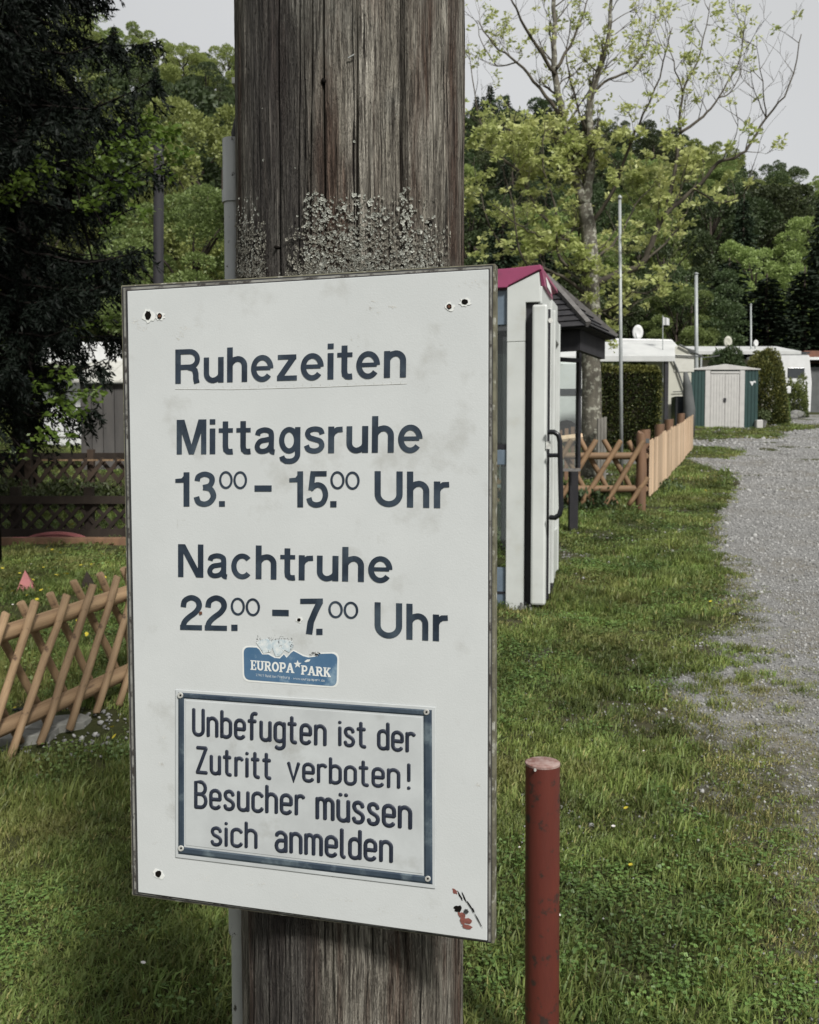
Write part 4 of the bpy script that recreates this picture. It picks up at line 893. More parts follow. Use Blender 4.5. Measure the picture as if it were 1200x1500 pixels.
# ================================================================ MID: booth, shelter, fences
def pole_mesh(name, L, r, mt, n=10, seed=0, half=False):
    """a round rail, L long along +Z from the origin, with slight bow and cut ends"""
    rr = random.Random(seed); k = MB(); m_ = 6
    pts = [(rr.uniform(-.003, .003), rr.uniform(-.003, .003), L*i/(m_-1)) for i in range(m_)]
    rad = [r*rr.uniform(.93, 1.06) for _ in range(m_)]
    k.tube([(0, 0, .0)]+[(p[0], p[1], min(max(p[2], .004), L-.004)) for p in pts]+[(0, 0, L)], [r*.86]+rad+[r*.86], n)
    return autosm_ret(k.mesh(name, mt))
def autosm_ret(me): autosm(me); return me
def align(a, b):
    """matrix putting local +Z from a to b (unit scale)"""
    d = Vector(b)-Vector(a); q = d.to_track_quat('Z', 'Y'); return Matrix.Translation(Vector(a)) @ q.to_matrix().to_4x4()
def seg(name, me, a, b, par, L0):
    mtx = align(a, b) @ Matrix.Diagonal((1, 1, (Vector(b)-Vector(a)).length/L0, 1)); return link(name, me, par, mtx=mtx)
def lattice_fence(root, A, B, h, step, lean, rail_z, r, mt, mrail, mpost, posts, flip=1, back_gap=.055, rz=(0, 0), zf=gzf, bottom=.10, seedo=0):
    """diagonal poles: front layer leans one way, back layer the other; rails between"""
    A = Vector(A); B = Vector(B); d = (B-A); Lh = d.length; d.normalize(); nrm = Vector((d.y, -d.x, 0))
    if nrm.dot(Vector((0, -1, 0))) < 0: nrm = -nrm
    def pt(s, z, off): q = A+d*s; return Vector((q.x, q.y, zf(q.x, q.y)+z))+nrm*off
    bars = [pole_mesh('bar', 1, r, mt, 10, i+seedo) for i in range(4)]
    n = int(Lh/step)+1
    for side in (1, -1):
        for i in range(-1, n+1):
            s = i*step; s0, s1 = (s, s+lean) if side*flip > 0 else (s+lean, s)
            z0, z1 = bottom, h; a0, a1 = s0, s1
            # clip to the ends of the run
            lo, hi = -.05, Lh+.05
            if min(a0, a1) < lo or max(a0, a1) > hi:
                t0, t1 = 0., 1.
                if a1 != a0:
                    ta = (lo-a0)/(a1-a0); tb = (hi-a0)/(a1-a0); t0 = max(0, min(ta, tb)); t1 = min(1, max(ta, tb))
                if t1-t0 < .18: continue
                a0, a1, z0, z1 = a0+(s1-s0)*t0, a0+(s1-s0)*t1, bottom+(h-bottom)*t0, bottom+(h-bottom)*t1
            j = random.Random(i*7+side).uniform(-.012, .012)
            seg('lattice_bar', bars[(i+side) % 4], pt(a0+j, z0+j, side*back_gap), pt(a1-j, z1+j, side*back_gap), root, 1)
    rm = pole_mesh('rail', 1, rail_z[2], mrail, 12, 3)
    for z in rail_z[:2]: seg('rail', rm, pt(-.05, z, 0), pt(Lh+.05, z, 0), root, 1)
    pm = pole_mesh('post', 1, rail_z[2]*1.25, mpost, 12, 8)
    for s in posts: seg('post', pm, pt(s, -.1, -.0), pt(s, h*1.02, -.0), root, 1)
# near left fence
A_ = G(37, 1100); B_ = G(190, 1024); A = A_-(B_-A_)*3.2; B = B_+(B_-A_)*.25; A.z = B.z = 0
f1 = empty('lattice_fence', (0, 0, 0), 'low lattice fence of new light brown round poles nearest the camera', 'fence')
f1.location = (A.x, A.y, gzf(A.x, A.y))
lattice_fence(f1, A, B, .60, .167, .33, (.13, .50, .034), .0165, M['wood_new'], M['wood_new'], M['wood_new'], [(B-A).length-.12], flip=1, back_gap=.05, bottom=.02)
# mid fence
Y0 = 10.7
A = G(640, 752); B = G(938, 751); A.z = B.z = 0
f2 = empty('lattice_fence', (B.x, B.y, gzf(B.x, B.y)), 'reddish brown crossed pole fence behind the phone booth, ending at the pale plank fence', 'fence')
lattice_fence(f2, A, B, .82, .27, .42, (.28, .65, .040), .029, M['wood_brown'], M['wood_brown'], M['wood_red'], [.25], flip=1, back_gap=.06, bottom=.10)
k = pole_mesh('post', 1, .058, M['wood_red'], 12, 5); p = B; seg('end_post', k, (p.x, p.y-.02, gzf(p.x, p.y)-.1), (p.x, p.y-.02, gzf(p.x, p.y)+.90), f2, 1)
# plank fence running up the lane
PA = G(952, 738); PB = G(1014, 663); PA.z = PB.z = 0
f3 = empty('plank_fence', (PA.x, PA.y, gzf(PA.x, PA.y)), 'fence of narrow pale upright planks beside the gravel lane', 'fence')
d = PB-PA; L_ = d.length; d.normalize(); nr = Vector((d.y, -d.x, 0)); N_ = int(L_/.098)
def plank_mesh(i):
    k = MB(); r_ = random.Random(i); h = .66+r_.uniform(-.022, .022); w_ = .040
    k.hexa([(-w_, -.011, 0), (w_, -.011, 0), (w_, .011, 0), (-w_, .011, 0), (-w_+.004, -.009, h), (w_-.004, -.009, h+r_.uniform(-.01, .01)), (w_-.004, .009, h), (-w_+.004, .009, h)]); return k.mesh('plank', M['wood_pale'])
pls = [plank_mesh(i) for i in range(6)]; rr = random.Random(3)
for i in range(N_+1):
    q = PA+d*(L_*i/N_); zz = gzf(q.x, q.y)+.085+rr.uniform(-.01, .01)
    mtx = Matrix.Translation((q.x, q.y, zz)) @ Matrix.Rotation(math.atan2(d.y, d.x)+rr.uniform(-.16, .16), 4, 'Z') @ Matrix.Rotation(rr.uniform(-.01, .01), 4, 'Y'); link('plank', pls[i % 6], f3, mtx=mtx)
pm = pole_mesh('post', 1, .075, M['wood_red'], 12, 8); rm = pole_mesh('rail', 1, .04, M['wood_red'], 10, 9)
for s in (.4, .9+L_*.18, L_*.48, L_*.80):
    q = PA+d*s-nr*.115; seg('post', pm, (q.x, q.y, gzf(q.x, q.y)-.1), (q.x, q.y, gzf(q.x, q.y)+.86), f3, 1)
for z in (.25, .60):
    a = PA-nr*.05; b = PB-nr*.05; seg('rail', rm, (a.x, a.y, gzf(a.x, a.y)+z), (b.x, b.y, gzf(b.x, b.y)+z), f3, 1)
# hinge ironware between the two fences
k = MB(); p = P(942, 655, B.y-.05); k.tube([p, p+Vector((.05, .1, .0)), p+Vector((.03, .25, -.03))], .012, 8); k.box(p+Vector((.02, .02, .07)), (.10, .05, .05)); k.obj('gate_hinge', M['greycloth'], f2)
# ---- phone booth
A0 = Vector(((790-600)/F*6.15*1.0, 6.15, 0)); zg = gzf(A0.x, A0.y)
ad = Vector((-.955, .27, 0)).normalized(); bd = Vector((.272, .962, 0)).normalized()      # along the front, along the door side
booth = empty('phone_booth', (A0.x, A0.y, zg), 'light grey glazed phone booth with magenta roof edge and long black door handle', 'phone booth')
def Bp(a, b, z): return A0+ad*a+bd*b+Vector((0, 0, z))
def zpx(px, py, Y): return P(px, py, Y).z
def bbox(name, a0, a1, b0, b1, z0, z1, mt, bev=.004, par=None):
    k = MB(); k.hexa([Bp(a1, b0, z0), Bp(a0, b0, z0), Bp(a0, b1, z0), Bp(a1, b1, z0), Bp(a1, b0, z1), Bp(a0, b0, z1), Bp(a0, b1, z1), Bp(a1, b1, z1)]); return k.obj(name, mt, par or booth, bevel=bev)
ztop = zpx(785, 388, 6.15); zcol = zpx(742, 420, 6.2); zb_ = zg-.02
def front_poly(name, pts, b0, b1, mt, bev=.003):
    k = MB(); q = [Bp(a, b0, z) for a, z in pts]; k.prism(q, bd*(b1-b0)); k.f = [f[::-1] for f in k.f]; return k.obj(name, mt, booth, bevel=bev)
BW = .90
ac = .218; ag = .095; zgap = zpx(770, 443, 6.18); zdoor = zpx(785, 445, 6.12)
zlow = zpx(742, 421, 6.2); zpk = zpx(783, 398, 6.15)
# gabled head: grey pieces climbing from the column to the corner
front_poly('head_panel', [(ac, zlow), (ac, zgap-.25), (ag+.003, zgap-.25), (ag+.003, zgap), (0, zgap), (0.012, zpk)], 0, .12, M['booth'])
bbox('corner_column', ag+.003, ac, .001, .12, zb_, zgap-.252, M['booth'])
bbox('corner_recess', .004, ag, .03, .10, zb_+.02, zgap-.003, M['black'], 0)
bbox('left_column', BW-.14, BW, 0, .12, zb_, zlow, M['booth'])
for a0, a1, nm in ((0, .14, 'rear_column'), (BW-.14, BW, 'rear_column')): bbox(nm, a0, a1, BW-.12, BW, zb_, zlow, M['booth'])
# glazed front and sides
def glaz(name, a0, a1, b0, b1, z0, z1): return bbox(name, a0, a1, b0, b1, z0, z1, M['glass'], 0)
zk = zpx(735, 832, 6.22); zt1 = zpx(735, 475, 6.22)
bbox('kick_panel', ac+.002, BW-.142, .03, .055, zg+.02, zk, M['boothblue']); bbox('kick_rail', ac+.002, BW-.142, .025, .06, zk-.175, zk-.16, M['black'], 0)
bbox('mid_rail', ac+.002, BW-.142, .02, .06, zpx(735, 681, 6.22), zpx(735, 659, 6.22), M['boothblue']); bbox('mid_gasket', ac+.002, BW-.142, .022, .05, zpx(735, 658, 6.22), zpx(735, 651, 6.22), M['black'], 0)
bbox('fascia_panel', ac+.002, BW-.142, .03, .06, zt1, zlow-.01, M['boothblue'])
glaz('glass_pane', ac+.002, BW-.142, .04, .046, zpx(735, 649, 6.22), zt1-.003); glaz('glass_pane', ac+.002, BW-.142, .04, .046, zk+.003, zpx(735, 683, 6.22))
glaz('glass_pane', BW-.05, BW-.044, .125, BW-.125, zk+.003, zt1-.003); glaz('glass_pane', .145, BW-.145, BW-.05, BW-.044, zk+.003, zt1-.003)
bbox('kick_panel', BW-.06, BW-.04, .125, BW-.125, zg+.02, zk, M['boothblue'])
# magenta roof: raised hood with chamfered front corner
k = MB(); e = .012
zr = zlow+.0
pts = [(BW+e, zr), (BW+e, ztop-.02), (.20, ztop-.012), (-.0, ztop), (-.006, zpk+.012), (.013, zpk+.010), (ac-.01, zr+.012), (ac, zr)]
q = [Bp(a, -.012, z) for a, z in pts]; k.prism(q, bd*(BW*.98)); k.f = [f[::-1] for f in k.f]; k.obj('roof', M['magenta'], booth, bevel=.004)
# side fascia of the hood
zs = zpx(790, 421, 6.25)
k = MB(); k.prism([Bp(-.008, .01, zpk), Bp(-.02, .05, zs), Bp(-.02, BW*.52, zs-.02), Bp(-.008, BW*.52, ztop-.06), Bp(-.008, .01, ztop-.004)], ad*.02); k.obj('roof_side', M['magenta'], booth)
k = MB(); k.prism([Bp(-.022, .16, zs+.01), Bp(-.022, .36, zs-.002), Bp(-.012, .36, ztop-.07), Bp(-.012, .16, ztop-.05)], ad*-.003); k.obj('faded_label', M['stickwhite'], booth)
bbox('side_head', -.006, .016, .02, BW*.95, zgap-.01, zs-.005, M['booth'])
bbox('side_head_post', -.022, -.004, .42, BW*.6, zgap, ztop-.16, M['booth'])
# door, slightly ajar: hollow stile facing the viewer, slab behind it
D0 = Vector(((777-600)/F*6.10, 6.10, 0)); dd = Vector((.235, .972, 0)).normalized(); dn = Vector((dd.y, -dd.x, 0))
door_z0 = zpx(785, 893, 6.1)+.03; door_z1 = zpx(785, 446, 6.1)
def dbox(name, n0, n1, l0, l1, z0, z1, mt, bev=.006, par=None):
    k = MB(); f = lambda n, l, z: D0+dn*n+dd*l+Vector((0, 0, z)); k.hexa([f(n0, l0, z0), f(n1, l0, z0), f(n1, l1, z0), f(n0, l1, z0), f(n0, l0, z1), f(n1, l0, z1), f(n1, l1, z1), f(n0, l1, z1)]); return k.obj(name, mt, par or booth, bevel=bev)
door = dbox('door', .004, .10, 0, .08, door_z0, door_z1, M['booth'], .014)
dbox('door_seal', .0, .112, .085, .11, door_z0+.03, door_z1-.02, M['black'], 0, door)
dbox('door_frame', .085, .118, .115, .17, door_z0+.06, door_z1-.01, M['booth'], .004, door)
dbox('door_strip', .085, .116, .172, .20, door_z0+.1, door_z1-.25, M['black'], 0, door)
dbox('door_edge', .075, .135, .202, .26, door_z0+.12, door_z1-.01, M['booth'], .006, door)
dbox('door_rail', .06, .11, .262, .83, door_z0+.14, door_z0+.45, M['booth'], .004, door); dbox('door_rail', .06, .11, .262, .83, door_z1-.16, door_z1-.01, M['booth'], .004, door)
dbox('door_glass', .08, .086, .262, .83, door_z0+.452, door_z1-.162, M['glass'], 0, door)
dbox('door_stile', .06, .115, .832, .88, door_z0+.14, door_z1-.01, M['booth'], .004, door)
dbox('door_foot', .05, .13, .20, .30, door_z0+.02, door_z0+.11, M['black'], .004, door)
h0 = P(803, 633, 6.05); h1 = P(806, 758, 6.05)
k = MB(); R_ = [h0, h0+Vector((.035, -.02, 0)), h0+Vector((.062, -.025, -.02)), h0+Vector((.072, -.025, -.06)), h1+Vector((.066, -.025, .06)), h1+Vector((.056, -.025, .02)), h1+Vector((.03, -.02, 0)), h1]
k.tube(R_, .0165, 14); m_ = P(804, 667, 6.05); k.tube([m_, m_+Vector((.066, -.022, 0))], .014, 12); k.obj('door_handle', M['handle'], door, auto=True)
k = MB(); p = P(806, 470, 6.12); k.tube([p, p+Vector((0, -.02, 0))], .016, 10); k.obj('door_lock', M['rivet'], door); k = MB(); k.box(P(803, 652, 6.08), (.03, .02, .05)); k.obj('door_lock', M['rivet'], door)
k = MB(); r_ = random.Random(2)
for i in range(26):
    p = Bp(r_.uniform(.0, .12), r_.uniform(-.05, .05), 0); p.z = zg+r_.uniform(.0, .05); k.box(p, (r_.uniform(.01, .035), .01, r_.uniform(.01, .03)), 0, r_.uniform(0, 3))
tag(k.obj('flaked_foot', M['stone'], booth), kind='stuff')
# ---- shelter with hipped shingle roof
YS = 8.6
sh = empty('shelter', GX(780, YS), 'dark open timber shelter with a hipped black shingle roof behind the phone booth', 'shelter')
# eaves rectangle and ridge
c1 = P(862, 479, 8.0); c2 = P(903, 497, 8.8); ez = (c1.z+c2.z)/2; c1.z = c2.z = ez; ex1 = c1.x+.25
fdir = Vector((-(c2.y-c1.y), c2.x-c1.x, 0)).normalized(); sdir = (c2-c1).normalized(); e0, e1 = c1.y, c2.y
c2 = c1+sdir*((c2-c1).length); zr_ = P(800, 411, 8.75)
apex = Vector((zr_.x, 8.75, zr_.z)); apexL = apex+fdir*1.7
c = [c1+fdir*3.4, c1, c2, c2+fdir*3.4]
def shingled(name0, eL, eR, tR, tL, rows=9):
    dn_ = ((eR-eL).cross(tL-eL)).normalized(); dn_ = dn_ if dn_.z > 0 else -dn_; rr = random.Random(int(eL.x*100))
    for i in range(rows):
        t0, t1 = i/rows, (i+1.15)/rows; a0, a1 = eL.lerp(tL, t0), eR.lerp(tR, t0); b0, b1 = eL.lerp(tL, min(t1, 1)), eR.lerp(tR, min(t1, 1))
        n = max(1, int((a1-a0).length/.30))
        for j in range(n):
            u0, u1 = j/n+.004, (j+1)/n-.004; z_ = rr.uniform(0, .004)
            p = [a0.lerp(a1, u0)+dn_*(.020+z_), a0.lerp(a1, u1)+dn_*(.020+z_), b0.lerp(b1, u1)+dn_*.006, b0.lerp(b1, u0)+dn_*.006]
            k = MB(); k.prism(p, dn_*-.010); k.obj('shingle', M['shingle'], sh)
for eL, eR, tR, tL in ((c[0], c[1], apex, apexL), (c[1], c[2], apex+Vector((0, .01, 0)), apex), (c[3], c[0], apexL, apexL+Vector((0, .01, 0)))): shingled('s', eL, eR, tR, tL)
k = MB(); k.add([c[0], c[1], c[2], c[3], apexL, apex], [(0, 1, 5, 4), (1, 2, 5), (2, 3, 4, 5), (3, 0, 4), (3, 2, 1, 0)]); k.obj('roof_deck', M['darkwood'], sh)
for cc, t_ in ((c[1], apex), (c[2], apex)):
    k = MB(); k.tube([cc+Vector((0, 0, .025)), cc.lerp(t_, .5)+Vector((0, 0, .035)), t_+Vector((0, 0, .04))], .032, 4); k.obj('hip_board', M['shingle_edge'], sh)
k = MB(); zbm = P(850, 522, YS).z
zbm = min(zbm, ez-.12)
def eave(nm, a, b, inn):
    a = a.copy(); b = b.copy(); q = [a+inn*.10, b+inn*.10, b+inn*.15, a+inn*.15]; k = MB(); k.hexa([Vector((p.x, p.y, zbm)) for p in q]+[Vector((p.x, p.y, ez-.004)) for p in q]); k.obj(nm, M['darkwood'], sh)
eave('eaves_beam', c[0], c[1]+fdir*.10, sdir); eave('side_beam', c[1]+sdir*.152, c[2]-sdir*.02, fdir)
for px, yy in ((742, YS-.3), (700, YS+1.2)):
    g_ = GX(px, yy); k = MB(); w_ = .08
    k.box((g_.x, yy, (g_.z+ez)/2-.05), (w_, w_, ez-g_.z)); k.obj('post', M['darkwood'], sh, bevel=.004)
# back wall boards of the shelter (seen dark through the booth glass)
bx0, bx1 = P(600, 600, YS+.5).x, P(756, 600, YS+.5).x
for i in range(9):
    xx = bx0+(bx1-bx0)*i/9; g_ = gzf(xx, YS+.5); k = MB(); z0 = P(735, 651, YS+.5).z
    k.box((xx+.05, YS+.5, (z0+ez)/2), ((bx1-bx0)/9-.006, .02, ez-z0)); k.obj('wall_board', M['darkwood'], sh)
# ---- glazed notice case on a dark post
nc = empty('display_case', GX(836, 9.2), 'empty glass display case on a dark post under the shelter roof', 'display case')
p0 = P(822, 600, 9.0); p1 = P(849, 600, 9.1); z0a = P(822, 686, 9.0).z; z1a = P(849, 676, 9.1).z; zt = P(850, 522, 8.9).z
dv = Vector((p1.x-p0.x, p1.y-p0.y, 0)); q0 = Vector((p0.x-dv.x*2.2, p0.y-dv.y*2.2, 0)); q1 = Vector((p1.x, p1.y, 0)); dvn = dv.normalized(); nn = Vector((dvn.y, -dvn.x, 0))
def ncb(name, a, b, z0, z1, th, mt):
    k = MB(); o = nn*th/2; k.hexa([a-o+Vector((0, 0, z0)), b-o+Vector((0, 0, z0)), b+o+Vector((0, 0, z0)), a+o+Vector((0, 0, z0)), a-o+Vector((0, 0, z1)), b-o+Vector((0, 0, z1)), b+o+Vector((0, 0, z1)), a+o+Vector((0, 0, z1))]); return k.obj(name, mt, nc)
zz0 = z0a; ncb('sill', q0, q1, zz0-.03, zz0+.0, .05, M['shingle_edge']); ncb('glass_pane', q0+dvn*.03, q1-dvn*.03, zz0+.002, zt-.04, .006, M['glass']); ncb('frame_side', q1-dvn*.028, q1, zz0+.002, ez-.01, .05, M['black']); ncb('frame_top', q0, q1-dvn*.03, zt-.038, zt, .05, M['black'])
g_ = GX(841, 9.25); k = MB(); k.box((g_.x, 9.25, (g_.z+zz0)/2-.03), (.085, .085, zz0-g_.z+.0)); k.obj('post', M['darkwood'], nc, bevel=.005)
# white plastic chair behind the booth
ch = empty('garden_chair', GX(724, 9.7), 'white plastic garden chair with slatted back seen behind the booth glass', 'chair')
g_ = GX(724, 9.7); k = MB()
zb0, zb1 = P(730, 660, 9.7).z, P(730, 632, 9.7).z; x1 = P(744, 650, 9.7).x; x0 = x1-.50
arcp = [(x0, zb0-.35), (x0+.02, zb1-.06), (x0+.08, zb1), (x1-.09, zb1), (x1-.03, zb1-.06), (x1+.01, zb0-.35)]
k.tube([(a, 9.7, b) for a, b in arcp], .017, 8); k.obj('back_frame', M['white'], ch)
for i in range(6):
    k = MB(); xx = x0+.07+i*.072; k.box((xx, 9.7, (zb0-.3+zb1)/2), (.035, .012, zb1-zb0+.3)); k.obj('back_slat', M['white'], ch)
k = MB(); k.box((x0+.25, 9.47, zb0-.36), (.48, .44, .03)); k.obj('seat', M['white'], ch, bevel=.01)
for a, b in ((x0+.03, 9.28), (x1-.03, 9.28), (x0+.03, 9.66), (x1-.03, 9.66)):
    k = MB(); gg = gzf(a, b); k.tube([(a, b, gg), (a, b, zb0-.375)], .02, 8); k.obj('leg', M['white'], ch)
# grey weathered stump post and concrete edging behind the mid fence
gp = empty('weathered_post', GX(882, 14.2), 'grey weathered wooden post beside the tree trunk', 'post'); g_ = GX(882, 14.2)
k = MB(); zt = P(880, 610, 14.2).z
for i in (-1, 0, 1): k.box((g_.x+i*.045, 14.2, (g_.z+zt)/2-.02+i*.01), (.042, .07, zt-g_.z))
k.obj('stake', M['wood_grey'], gp, bevel=.004)
k = MB(); a = GX(845, 16.5); b = GX(950, 16.5); k.box(((a.x+b.x)/2, 16.5, (a.z)+.03), (b.x-a.x+.8, .12, .12)); o = k.obj('concrete_edging', M['stone']); tag(o, 'low grey concrete edging strip on the lawn behind the crossed pole fence', 'kerb')
# picket fence added behind the display case, standing in for a glass reflection
pf = empty('reflected_picket_fence', GX(800, 13), 'short brown picket fence standing in for a reflection in the glass display case', 'fence')
for i in range(7):
    xx = P(794, 600, 13).x+i*.085; zz = gzf(xx, 13)+.12; k = MB(); top = P(835, 620+(7-i)*2.5, 13).z
    k.box((xx, 13, (zz+top)/2), (.052, .02, top-zz)); k.obj('picket', M['wood_red'], pf)
k = MB(); a = P(785, 648, 13); b = P(852, 640, 13); k.tube([(a.x, 12.95, a.z), (b.x, 12.95, b.z)], .05, 8); k.obj('rail', M['wood_pale'], pf)
# ================================================================ LEFT BACK: minigolf edging, fences, shed
Yb = 8.6
fA = GX(-60, Yb+.5); fB = GX(215, Yb+.5)
f4 = empty('lattice_fence', fA, 'dark stained lattice fence with flat rails behind the minigolf lane, in shade', 'fence')
def flat_lattice(root, px0, px1, Y, pyt, pyb, step, lean, w_, mt, topm=None, posts=(), rails=True, topcap=False):
    a = P(px0, (pyt+pyb)/2, Y); b = P(px1, (pyt+pyb)/2, Y); zt = P(100, pyt, Y).z; zb = P(100, pyb, Y).z; H = zt-zb
    k = MB(); k.box((0, 0, .5), (w_, .016, 1)); bar = k.mesh('lattice_slat', mt); n = int((b.x-a.x)/step)
    for s, yy in ((1, -.012), (-1, .012)):
        for i in range(-2, n+2):
            x0 = a.x+i*step; x1 = x0+lean; 
            if s < 0: x0, x1 = x1, x0
            A_ = Vector((x0, Y+yy, zb)); B_ = Vector((x1, Y+yy, zt)); d_ = B_-A_; mtx = Matrix.Translation(A_) @ Matrix.Rotation(math.atan2(d_.x, d_.z), 4, 'Y') @ Matrix.Diagonal((1, 1, d_.length, 1)); link('lattice_slat', bar, root, mtx=mtx)
    if rails:
        for z in (zt, zb):
            k = MB(); k.box(((a.x+b.x)/2, Y-.035, z), (b.x-a.x+.6, .03, .075)); k.obj('rail', mt, root)
    for px in posts:
        g_ = GX(px, Y+.05); k = MB(); k.box((g_.x, Y+.06, (g_.z+zt)/2+.05), (.08, .08, zt-g_.z+.14)); k.obj('post', mt, root)
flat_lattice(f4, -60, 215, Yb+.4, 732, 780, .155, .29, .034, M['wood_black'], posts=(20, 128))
f5 = empty('lattice_fence', GX(60, 12), 'second dark lattice fence with orange strips added as sunlit top edges in front of the grey shed', 'fence')
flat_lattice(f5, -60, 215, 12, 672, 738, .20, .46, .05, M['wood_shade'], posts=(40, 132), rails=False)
for px in range(70, 190, 22):
    k = MB(); p = P(px, 674, 11.93); k.box(p, (.13, .03, .022)); k.obj('lit_top_edge', M['wood_new'], f5)  # pale wood strips added as the sunlit top edges
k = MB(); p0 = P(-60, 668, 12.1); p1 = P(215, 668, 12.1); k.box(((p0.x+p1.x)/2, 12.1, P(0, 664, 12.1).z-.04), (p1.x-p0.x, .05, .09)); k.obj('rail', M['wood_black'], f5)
# low shrubs between the two fences are added with the vegetation
# minigolf lane: timber kerb, faded red hoop boards
mg = empty('minigolf_lane', GX(90, Yb), 'minigolf lane edged in weathered orange timber with two faded red arched boards', 'minigolf lane')
k = MB(); z = P(0, 796, Yb).z
k.box((P(60, 790, Yb).x, Yb, P(0, 795, Yb).z), (3.6, .10, .10)); k.obj('timber_kerb', M['wood_red'], mg, bevel=.006)
k = MB(); k.box((P(60, 790, Yb+.2).x, Yb+.3, P(0, 792, Yb+.3).z), (3.6, .06, .045)); k.obj('timber_kerb', M['wood_new'], mg, bevel=.004)
k = MB(); k.box((P(60, 790, Yb).x, Yb+.15, P(0, 795, Yb+.15).z), (3.5, .22, .03)); k.obj('lane_bed', M['slab'], mg)
def arch(px0, px1, pyt, Y, th, mt, name, solid=True):
    a = P(px0, 797, Y); b = P(px1, 797, Y); t_ = P((px0+px1)/2, pyt, Y); cx_ = (a.x+b.x)/2; hw = (b.x-a.x)/2; H = t_.z-a.z; n = 24; k = MB(); o_ = []
    for i in range(n+1): an = math.pi*i/n; o_.append((cx_-hw*math.cos(an), H*math.sin(an)))
    inn = [(cx_+(x-cx_)*.9, z*.80) for x, z in o_]
    if solid:
        k.prism([Vector((x, Y, a.z+z)) for x, z in inn][::-1], (0, .03, 0)); k.obj(name, mt, mg)
    k = MB()
    for i in range(n):
        q = [(o_[i], inn[i]), (o_[i+1], inn[i+1])]; V = []
        for yy in (Y-.02, Y+.05):
            for x, z in (q[0][0], q[1][0], q[1][1], q[0][1]): V.append((x, yy, a.z+z))
        k.hexa([V[0], V[1], V[2], V[3], V[4], V[5], V[6], V[7]])
    k.obj('arch_rim', M['redplast'], mg)
arch(32, 132, 779, Yb+.12, .03, M['redplast'], 'arched_board'); arch(-20, 76, 787, Yb-.02, .03, M['redplast'], 'arched_board', False)
def pyr(px, py, w_, h_, mt, lab):
    g_ = G(px, py); k = MB(); z = gzf(g_.x, g_.y)-.01
    k.add([(g_.x-w_, g_.y-w_, z), (g_.x+w_, g_.y-w_*.4, z), (g_.x+w_*.7, g_.y+w_, z), (g_.x-w_*.8, g_.y+w_, z), (g_.x-w_*.35, g_.y, z+h_)], [(0, 1, 4), (1, 2, 4), (2, 3, 4), (3, 0, 4), (3, 2, 1, 0)])
    tag(k.obj('minigolf_marker', mt), lab, 'marker')
pyr(42, 866, .065, .155, M['redplast'], 'small faded red concrete pyramid on the lawn behind the nearest lattice fence')
pyr(132, 862, .062, .15, M['wood_black'], 'small dark pyramid marker on the lawn by the white board edge')
# stone slabs and bare patch under the near fence
for i, (px, py, sx, sy, rz, mt, lb) in enumerate(((28, 1082, .16, .12, .5, 'slab', 'broken pale stone slab lying under the nearest fence, the one in front'), (74, 1068, .20, .09, .45, 'slab', 'flat grey slab lying under the nearest fence, the narrower one behind'), (60, 1046, .12, .03, .2, 'darkglass', 'small dark blue board lying under the nearest fence'))):
    g_ = G(px, py); k = MB(); r_ = random.Random(i); n = 7; pts = []
    for q in range(n): a = 6.283*q/n; f = r_.uniform(.8, 1.15); x, y = math.cos(a)*sx*f, math.sin(a)*sy*f; pts.append(Vector((g_.x+x*math.cos(rz)-y*math.sin(rz), g_.y+x*math.sin(rz)+y*math.cos(rz), g_.z+.035)))
    k.prism(pts, (0, 0, -.05)); tag(k.obj('stone_slab' if i < 2 else 'board', M[mt], bevel=.004), lb, 'slab' if i < 2 else 'board')
# grey board shed, caravan behind
shd = empty('garden_shed', GX(165, 15.5), 'dark grey board shed with pale sheet roof behind the lattice fences', 'shed')
Yd = 15.5; xa = P(118, 600, Yd).x; xb = P(118+150, 600, Yd).x; zt = P(150, 562, Yd).z; zb0 = gzf(xa, Yd)-.1
n = 9
for i in range(n):
    k = MB(); w_ = (xb-xa)/n; k.box((xa+w_*(i+.5), Yd, (zt+zb0)/2), (w_-.012, .03, zt-zb0)); k.obj('wall_board', M['greywall'], shd)
k = MB(); k.box(((xa+xb)/2, Yd+1.0, (zt+zb0)/2-.01), (xb-xa-.02, 1.93, zt-zb0-.02)); k.obj('wall', M['greywall'], shd)
z1 = P(150, 540, Yd+1).z; n = 7
for i in range(n):
    w_ = (xb-xa+.16)/n; x0 = xa-.1+w_*i; k = MB(); k.hexa([(x0+.004, Yd-.12, zt+.01), (x0+w_-.004, Yd-.12, zt+.01), (x0+w_-.004, Yd+1.1, z1+.12), (x0+.004+.0, Yd+1.1, z1+.12), (x0+.004, Yd-.12, zt+.04), (x0+w_-.004, Yd-.12, zt+.04), (x0+w_-.004, Yd+1.1, z1+.15), (x0+.004, Yd+1.1, z1+.15)]); k.obj('roof_sheet', M['palegrey'], shd)
cv0 = empty('caravan', GX(90, 21), 'white caravan half hidden by the dark conifer and the grey shed', 'caravan')
k = MB(); Yc = 21; xa = P(60, 600, Yc).x; xb = P(330, 600, Yc).x; z0 = P(90, 660, Yc).z; z1 = P(150, 500, Yc).z
k.box(((xa+xb)/2, Yc+1.1, (z0+z1)/2), (xb-xa, 2.2, z1-z0)); k.obj('body', M['white'], cv0, bevel=.12)
k = MB(); zs_ = P(90, 640, Yc).z; k.box(((xa+xb)/2, Yc-.01, zs_), (xb-xa, .02, .03)); k.obj('trim_strip', M['signmetal'], cv0)
k = MB(); zs_ = P(90, 608, Yc).z; k.box(((xa+xb)/2, Yc-.01, zs_), (xb-xa, .02, .02)); k.obj('trim_strip', M['signmetal'], cv0)
